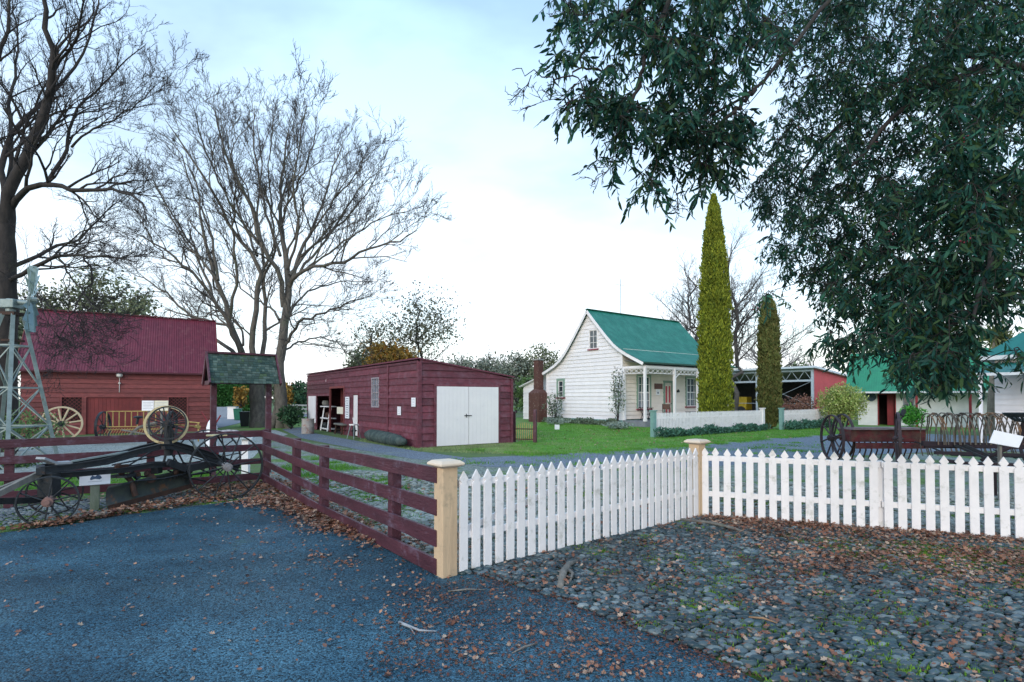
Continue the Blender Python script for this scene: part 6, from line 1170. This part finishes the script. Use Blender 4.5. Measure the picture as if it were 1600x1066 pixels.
varieg = palette('variegated_leaf', [(.3, .36, .08), (.16, .26, .05), (.45, .47, .18), (.22, .32, .07)], rough=.5, noise=.35)
shrub('variegated_bush', 'round yellow green variegated bush beside the light green roofed cottage', 1316, 668, 29.5, 2.45, 2.25, varieg, 10000, .095, 71, cat='bush')
vine = palette('vine_leaf', [(.1, .15, .1), (.16, .22, .16), (.08, .11, .07)])
shrub('climbing_rose', 'thin climbing plant growing up the cottage gable corner', 965, 665, 31.0, 3.5, .9, vine, 420, .13, 72, cat='climber', stems=3)
shrub('garden_shrub', 'loose leafy shrub beside the brick chimney', 866, 660, 35.0, 2.1, 1.4, vine, 520, .13, 73, cat='shrub')
shrub('garden_shrub', 'low grey leaved shrub on the lawn before the cottage corner', 966, 675, 28.2, .4, 1.6, palette('grey_leaf', [(.18, .24, .2), (.26, .32, .28)]), 900, .1, 74)
shrub('garden_shrub', 'low grey leaved shrub by the cottage back corner with a small white tag', 870, 665, 32.5, .45, 1.6, MATS['grey_leaf'], 700, .1, 75)
shrub('dry_bush', 'brown dry bush behind the white pickets at the open steel shed', 1250, 650, 33.5, 1.9, 2.2, palette('dry_leaf', [(.18, .08, .06), (.26, .14, .1), (.12, .06, .05)]), 1500, .12, 76, cat='bush')
shrub('ivy_mound', 'dark ivy mound at the foot of the pale bare trunk', 455, 672, 28.5, 1.3, 1.3, deepg, 1600, .14, 77, cat='ivy')
shrub('garden_shrub', 'bright green bush on the low cottage verandah edge', 1424, 655, 27.5, 1.3, 1.2, palette('bright_leaf', [(.05, .25, .03), (.09, .34, .05)]), 900, .14, 78)
shrub('weedy_bush', 'dark weedy bush under the windmill tower', 22, 680, 15.5, 1.3, 2.4, MATS['mid_green_leaf'], 1800, .08, 79, cat='bush')
shrub('weedy_bush', 'dry brown weeds beside the barn left corner', 66, 680, 20.5, 1.1, 1.4, MATS['dry_leaf'], 900, .1, 80, cat='bush')
tg = G(870.5, 673); r = thing('plant_tag', 'small white square tag on the lawn before the cottage plinth', 'tag', (tg.x, tg.y, 0)); m = MB(); m.box(-.12, .12, -.01, .01, .06, .3); m.build('plate', sign_white, r); m = MB(); m.box(-.015, .015, .011, .03, 0, .2); m.build('stake', wood_grey, r)
# plants along the cottage fences and plinth: a mass of low cover
def cover(name, A, B, n, w_, h, ls, m_, seed):
    g = np.random.default_rng(seed); A = np.array(A[:2]); B = np.array(B[:2]); t = g.random(n); lump = .45 + .55 * np.abs(np.sin(t * 23 + seed) * np.sin(t * 9.1 + 1)); p = A + (B - A) * t[:, None] + g.normal(size=(n, 2)) * w_ * lump[:, None]; z = g.random(n) ** .8 * h * lump
    X, Yv, Z = axes_from(g.normal(size=(n, 3)) + np.array([0, 0, .8]), g); s = ls * (.6 + .8 * g.random(n)); V, Fc = scatter(LEAF_V, LEAF_F, np.stack([p[:, 0], p[:, 1], z], 1), X, Yv, Z, np.stack([s, s * .5, s], 1)); return tag(np_mesh(name, V, Fc, m_), kind='stuff')
teal_leaf = palette('blue_green_leaf', [(.03, .1, .07), (.06, .16, .11), (.045, .13, .09)])
off = Vector((.15, -.3, 0)); cover('fence_ground_cover', fA + off, fA + off + Vector((.8, .6, 0)) * 8.6, 5200, .13, .42, .1, teal_leaf, 1)
cover('bush_fence_ground_cover', fB + off, fB + off + Vector((.8, .6, 0)) * 5, 3200, .16, .5, .11, teal_leaf, 2)
Cw = Vector((6.5, 31.5, 0)); cover('plinth_planting', Cw + Vector((-.3, -.2, 0)), Cw + Vector((-.25, -.2, 0)) + Vector((-.6, .8, 0)) * 6.9, 4200, .12, .42, .11, vine, 3)
cover('windmill_ground_cover', G(-20, 735), G(40, 728), 900, .25, .2, .07, MATS['mid_green_leaf'], 4)

# ---- the two columnar cypresses
def cypress(label, px, Y, base, top_y, wid, cols, seed, nshape):
    h = W(0, top_y, Y).z; x = W(px, 0, Y).x; r = thing('columnar_cypress', label, 'cypress', (x, Y, 0)); g = np.random.default_rng(seed); m = MB(); m.tube([(x, Y, -.05), (x, Y, h * .9)], [.14, .03], 10); m.build('trunk', bark_m, r, world=True)
    prof = lambda t: wid / 2 * np.interp(t, *nshape); n = 44000 if wid > 1.3 else 26000
    t = g.random(n) ** .9; a = g.random(n) * 2 * np.pi
    # overlapping upright sprays give the surface its ridges
    lump = 1 + .09 * np.sin(a * 7 + t * 31) + .07 * np.sin(a * 13 - t * 57 + 1) + .07 * np.sin(t * 90 + a * 3)
    rr = prof(t) * lump * (1 - .26 * g.random(n) ** 2 + .10 * (g.random(n) > .93)); p = np.stack([x + rr * np.cos(a), Y + rr * np.sin(a), base + (h - base) * t], 1)
    D = np.stack([np.cos(a) * .35, np.sin(a) * .35, np.ones(n)], 1) + g.normal(size=(n, 3)) * .28; X, Yv, Z = axes_from(D, g); s = .115 * (.5 + 1.1 * g.random(n)); V, Fc = scatter(LEAF_V, LEAF_F, p, X, Yv, Z, np.stack([s, s * .34, s], 1)); np_mesh('crown', V, Fc, cols, r)
    # the dense inner mass of old foliage
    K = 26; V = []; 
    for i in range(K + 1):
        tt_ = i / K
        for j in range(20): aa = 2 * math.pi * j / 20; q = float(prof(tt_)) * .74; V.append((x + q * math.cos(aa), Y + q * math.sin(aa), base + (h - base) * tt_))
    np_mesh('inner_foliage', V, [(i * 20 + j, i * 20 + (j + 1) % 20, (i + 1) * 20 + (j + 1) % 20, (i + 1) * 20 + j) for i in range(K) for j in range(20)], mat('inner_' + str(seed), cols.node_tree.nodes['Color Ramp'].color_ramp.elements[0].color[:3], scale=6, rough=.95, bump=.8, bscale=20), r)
    return r
gold = palette('golden_cypress_leaf', [(.05, .09, .01), (.19, .23, .018), (.10, .14, .012), (.30, .33, .03), (.08, .12, .01)], rough=.75, noise=.3)
darkc = palette('dark_cypress_leaf', [(.05, .075, .02), (.12, .14, .04), (.08, .1, .03), (.18, .15, .05)], rough=.8, noise=.35)
cypress('tall narrow golden green cypress behind the cottage picket fence', 1112.5, 27.4, .0, 306, 1.5, gold, 81, ([0, .03, .12, .5, .68, .84, .94, 1], [.82, .95, 1.0, .92, .78, .54, .30, .04]))
cypress('shorter dark olive cypress at the right end of the cottage fence', 1196, 28.5, .1, 466, 1.06, darkc, 82, ([0, .05, .2, .75, .9, .97, 1], [.45, .75, 1.0, .86, .62, .35, .05]))
# ---- cabbage tree
p = W(1545, 0, 24.5); r = thing('cabbage_tree', 'spiky cabbage tree rising left of the teal roofed house', 'tree', (p.x, 24.5, 0)); m = MB(); hz = W(0, 528, 24.5).z; m.tube([(p.x - .3, 24.5, 0), (p.x - .25, 24.5, 1.5), (p.x, 24.5, hz)], [.16, .13, .1], 9); m.tube([(p.x - .22, 24.5, 2.0), (p.x + .3, 24.4, hz - .3)], [.1, .08], 8); m.build('trunk', mat('cabbage_bark', (.3, .26, .2), (.2, .17, .13), rough=.9, bump=.5), r, world=True)
g = np.random.default_rng(5); n = 420; c = np.where(g.random((n, 1)) < .6, np.array([[p.x, 24.5, hz]]), np.array([[p.x + .35, 24.4, hz - .3]])); D = g.normal(size=(n, 3)); D[:, 2] += .35; X, Yv, Z = axes_from(D, g); s = .85 * (.7 + .4 * g.random(n)); V, Fc = scatter(LEAF_V * np.array([1, 1, 2]), LEAF_F, c, X, Yv, Z, np.stack([s, s * .07, s * .6], 1)); np_mesh('crown', V, Fc, palette('cabbage_leaf', [(.07, .1, .03), (.12, .16, .05), (.16, .16, .07)]), r)
# ---- far wood and hedge closing the view
g = np.random.default_rng(77); n = 26000; x = -110 + 320 * g.random(n); hh = 3.6 + 1.5 * np.sin(x * .09) + 1.0 * np.sin(x * .31 + 1) + .6 * np.sin(x * .8); Yf = 112 + g.random(n) * 10 + .1 * np.abs(x); z = hh * g.random(n) ** .7
X, Yv, Z = axes_from(g.normal(size=(n, 3)), g); s = .9 * (.5 + .8 * g.random(n)); V, Fc = scatter(CARD_V, CARD_F, np.stack([x, Yf, z], 1), X, Yv, Z, np.stack([s, s * .8, s], 1)); tag(np_mesh('far_wood', V, Fc, palette('far_leaf', [(.06, .09, .06), (.1, .13, .09), (.12, .13, .1), (.08, .11, .06)])), kind='stuff')
a, b = W(325, 0, 58), W(405, 0, 58); hg = thing('clipped_hedge', 'tall clipped green hedge beyond the lane between barn and trees', 'hedge', (a.x, 58, 0)); n = 9000; hh = W(0, 603, 58).z; P = np.stack([a.x + (b.x - a.x) * g.random(n), 58 + g.random(n) * 1.5, hh * g.random(n)], 1); P[: n // 3, 2] = hh + g.normal(size=n // 3) * .12; X, Yv, Z = axes_from(g.normal(size=(n, 3)), g); s = .26 * (.5 + .8 * g.random(n)); V, Fc = scatter(CARD_V, CARD_F, P, X, Yv, Z, np.stack([s, s * .7, s], 1)); np_mesh('foliage', V, Fc, palette('hedge_leaf', [(.04, .14, .03), (.07, .2, .045), (.05, .17, .04)]), hg)
a, b = W(430, 0, 62), W(480, 0, 62)

# ================================================================ the overhanging eucalyptus in the foreground
EU = thing('eucalyptus_tree', 'large dark leaved tree overhanging from the upper right corner', 'tree', (9.6, 6.8, 0)); T = Tree(21); g = np.random.default_rng(21)
T.limb([(9.6, 6.8, -.1), (9.7, 6.9, 1.6), (9.4, 7.0, 3.4), (9.5, 7.1, 5.2), (9.1, 7.2, 8.5)], .42, .2, .02)
E_ = [([(1850, 330, 7.0), (1600, 86, 6.8), (1520, 112, 6.6), (1450, 135, 6.5), (1380, 200, 6.4), (1330, 260, 6.3)], .06, .015), ([(1850, 100, 7.0), (1500, -120, 6.3), (1330, -40, 5.9), (1240, 70, 5.7), (1180, 140, 5.5), (1110, 180, 5.4)], .036, .01),
      ([(1850, 0, 7), (1450, -200, 6), (1200, -130, 5.6), (1060, -40, 5.3), (960, 30, 5.2), (900, 95, 5.0)], .05, .01), ([(1850, 400, 7.0), (1690, 330, 6.6), (1580, 300, 6), (1560, 340, 5.6), (1545, 420, 5.2), (1520, 500, 4.9)], .06, .012),
      ([(1850, 350, 7.2), (1650, 260, 7.6), (1500, 300, 8), (1400, 380, 8.2), (1330, 430, 8.2), (1290, 470, 8.0)], .08, .015), ([(1850, 200, 7.2), (1600, 60, 8), (1420, 110, 8.6), (1300, 200, 8.8), (1240, 290, 8.8)], .08, .015),
      ([(1850, 480, 6.8), (1680, 440, 6.4), (1560, 470, 6.0), (1470, 520, 5.8), (1420, 570, 5.7)], .05, .01), ([(1060, -40, 5.3), (1020, 60, 5.0), (990, 150, 4.9), (960, 215, 4.8)], .03, .008), ([(1180, 140, 5.5), (1120, 200, 5.3), (1070, 260, 5.2)], .025, .008),
      ([(960, 105, 4.9), (925, 108, 4.8), (905, 104, 4.8), (892, 115, 4.8), (870, 125, 4.8), (830, 118, 4.8), (800, 110, 4.8)], .012, .003)]
nodes = []
for pts, r0, r1 in E_:
    P, Rd = T.limb([W(*p) for p in pts], r0, r1, .02, K=22)
    for q, rr in zip(P, Rd): nodes.append((q, rr))
# trunk joins for the limbs that start outside the frame
for p in ((1850, 330, 7.0), (1850, 100, 7.0), (1850, 0, 7), (1850, 400, 7), (1850, 350, 7.2), (1850, 200, 7.2), (1850, 480, 6.8)):
    q = W(*p); T.limb([(9.45, 7.05, max(2.6, q.z - .9)), tuple(q.lerp(Vector((9.45, 7.05, q.z - .2)), .4)), tuple(q)], .13, .085, .0)
MASS = [(970, 30, 95, 55, 4.6, 6, 28), (1070, 50, 110, 75, 4.8, 6.5, 58), (1000, 130, 90, 75, 4.6, 6, 36), (1100, 165, 75, 95, 4.8, 6.2, 52), (965, 205, 50, 40, 4.6, 5.4, 14), (1060, 245, 62, 48, 4.7, 5.6, 26), (1150, 15, 70, 50, 5, 7, 30), (1135, 230, 40, 50, 4.8, 5.6, 14), (1105, 300, 14, 14, 4.9, 5.2, 4), (1022, 318, 16, 10, 4.7, 5, 3), (950, 270, 18, 10, 4.7, 5, 2), (900, 190, 18, 14, 4.7, 5, 4), (918, 60, 30, 30, 4.8, 5.4, 6), (895, 110, 10, 8, 4.8, 4.9, 2), (868, 112, 12, 10, 4.8, 4.9, 2), (1185, 90, 35, 70, 5, 7, 14),
        (1290, 60, 90, 100, 6, 9, 95), (1400, 70, 130, 110, 6, 9, 150), (1540, 80, 110, 120, 5.5, 8.5, 150), (1290, 210, 85, 85, 6.5, 9.5, 95), (1420, 230, 120, 110, 6, 9, 150), (1550, 250, 90, 120, 5, 8, 120), (1235, 320, 62, 52, 7.5, 9.5, 60), (1330, 350, 95, 75, 6.5, 9, 95), (1460, 370, 105, 80, 5.5, 8.5, 115), (1570, 380, 70, 80, 4.8, 7, 75), (1275, 420, 60, 40, 7, 8.6, 36), (1355, 450, 65, 50, 6, 8, 56), (1440, 475, 70, 55, 5.4, 7.5, 66), (1520, 470, 60, 45, 4.8, 6.5, 42), (1385, 525, 48, 34, 5.6, 7, 28), (1440, 550, 60, 34, 5.2, 7, 34), (1500, 550, 44, 36, 4.8, 6.4, 20), (1480, 600, 60, 20, 5, 6.4, 14), (1300, 490, 30, 30, 6.6, 7.6, 10), (1300, 552, 22, 8, 5.4, 5.8, 4), (1204, 480, 7, 16, 6.4, 6.6, 2), (1345, 555, 22, 12, 5.4, 6, 4), (1215, 400, 20, 15, 7.4, 8, 4), (1215, 250, 25, 40, 7.5, 9, 14),
        (1440, 590, 40, 16, 4.8, 5.6, 8), (1500, 590, 26, 16, 4.6, 5.6, 5), (1590, 585, 12, 14, 4.8, 5.4, 2)]
cl = []
for cx_, cy_, rx, ry, y0, y1, n in MASS:
    for i in range(int(n * (1.3 if cx_ > 1200 else 1.1))):
        a = rng.uniform(0, 2 * math.pi); q = rng.random() ** .5; cl.append(W(cx_ + rx * q * math.cos(a), cy_ + ry * q * math.sin(a), rng.uniform(y0, y1)))
for i in range(150): cl.append(Vector((rng.uniform(6, 13), rng.uniform(4, 11), rng.uniform(4.5, 9.5))))
cl = [c for c in cl if c.z > 1.55]
cl.sort(key=lambda p: (p - Vector((9.4, 7, 5))).length)
NP = np.array([n_[0] for n_ in nodes]); NR = [n_[1] for n_ in nodes]; LV = []; LD = []; BR = []; BRr = []
for c in cl:
    q = np.array(c) + np.array([0, 0, .18]); dd_ = np.linalg.norm(NP - q, axis=1); k = int(dd_.argmin()); a = NP[k]; L = dd_[k]; r0 = min(.006 + .007 * L, NR[k])
    md = (a + q) / 2 + np.array([rng.gauss(0, .06) * L, rng.gauss(0, .06) * L, .12 * L]); P = np.array([a, a * .6 + md * .4 + .02, md, md * .4 + q * .6, q]); BR.append(P); BRr.append(np.linspace(r0, .004, 5)); NP = np.vstack([NP, P[2], P[3], q]); NR += [r0 * .8, r0 * .7, .006]
    # drooping twigs with leaves
    for tw in range(3):
        d = np.array([rng.gauss(0, .6), rng.gauss(0, .6), -.45 + rng.gauss(0, .3)]); d /= np.linalg.norm(d); ln = rng.uniform(.22, .42); Pt = [q]
        for s_ in range(4): d = d + np.array([rng.gauss(0, .12), rng.gauss(0, .12), -.16]); d /= np.linalg.norm(d); Pt.append(Pt[-1] + d * ln / 4)
        Pt = np.array(Pt); BR.append(Pt); BRr.append(np.linspace(.0035, .0015, 5)); m_ = rng.randint(10, 15)
        for j in range(m_):
            f = (j + .6) / m_ * 4; i0 = min(int(f), 3); LV.append(Pt[i0] + (Pt[i0 + 1] - Pt[i0]) * (f - i0)); LD.append(d * .5 + np.array([rng.gauss(0, .62), rng.gauss(0, .62), -.45 + rng.gauss(0, .4)]))
T.meshes(EU, bark_dark, bark_dark); np_mesh('branches', *tubes_np(np.array(BR), np.array(BRr), 4), MATS['dark_bark'], EU, smooth=True)
LV = np.array(LV); X, Yv, Z = axes_from(np.array(LD), g); n = len(LV); s = (.085 + .012 * (LV[:, 1] < 6)) * (.5 + .95 * g.random(n)); V, Fc = scatter(LEAF_V, LEAF_F, LV, X, Yv, Z, np.stack([s, s * (.18 + .1 * g.random(n)), s * (.3 + 1.3 * g.random(n))], 1))
np_mesh('leaves', V, Fc, palette('eucalyptus_leaf', [(.007, .034, .03), (.014, .065, .05), (.01, .045, .038), (.03, .11, .07), (.012, .055, .032), (.04, .075, .02), (.06, .13, .08)], rough=.55, spec=.14, noise=.45, trans=.15), EU)
bt = []
T2 = Tree(33)
for (p0, p1) in (((905, 130, 4.8), (820, 170, 4.8)), ((930, 140, 4.9), (870, 175, 4.9)), ((830, 118, 4.8), (800, 150, 4.8)), ((1050, 290, 5), (1060, 330, 5)), ((960, 240, 4.9), (925, 285, 4.9)), ((1170, 260, 5.4), (1150, 295, 5.4)), ((930, 20, 5), (870, 15, 5))):
    P, Rd = T2.limb([W(*p0), W((p0[0] + p1[0]) / 2 + 8, (p0[1] + p1[1]) / 2 + 6, p0[2]), W(*p1)], .005, .002, .01, K=8); T2.sprout(P, Rd, 8, .22, 1, 0)
T2.meshes(EU, bark_dark, bark_dark, ('bare_branches', 'bare_twigs'))
# pinkish seed clusters
k = g.integers(0, n, 90); V = []; m = MB()
for i in k:
    c = LV[i]
    for _ in range(5): m.ball((c[0] + rng.gauss(0, .02), c[1] + rng.gauss(0, .02), c[2] + rng.gauss(0, .02)), .008, n=5, m=4)
o = m.build('seed_clusters', mat('seed_pink', (.3, .04, .07), (.2, .03, .05)), EU, world=True); o['kind'] = 'stuff'
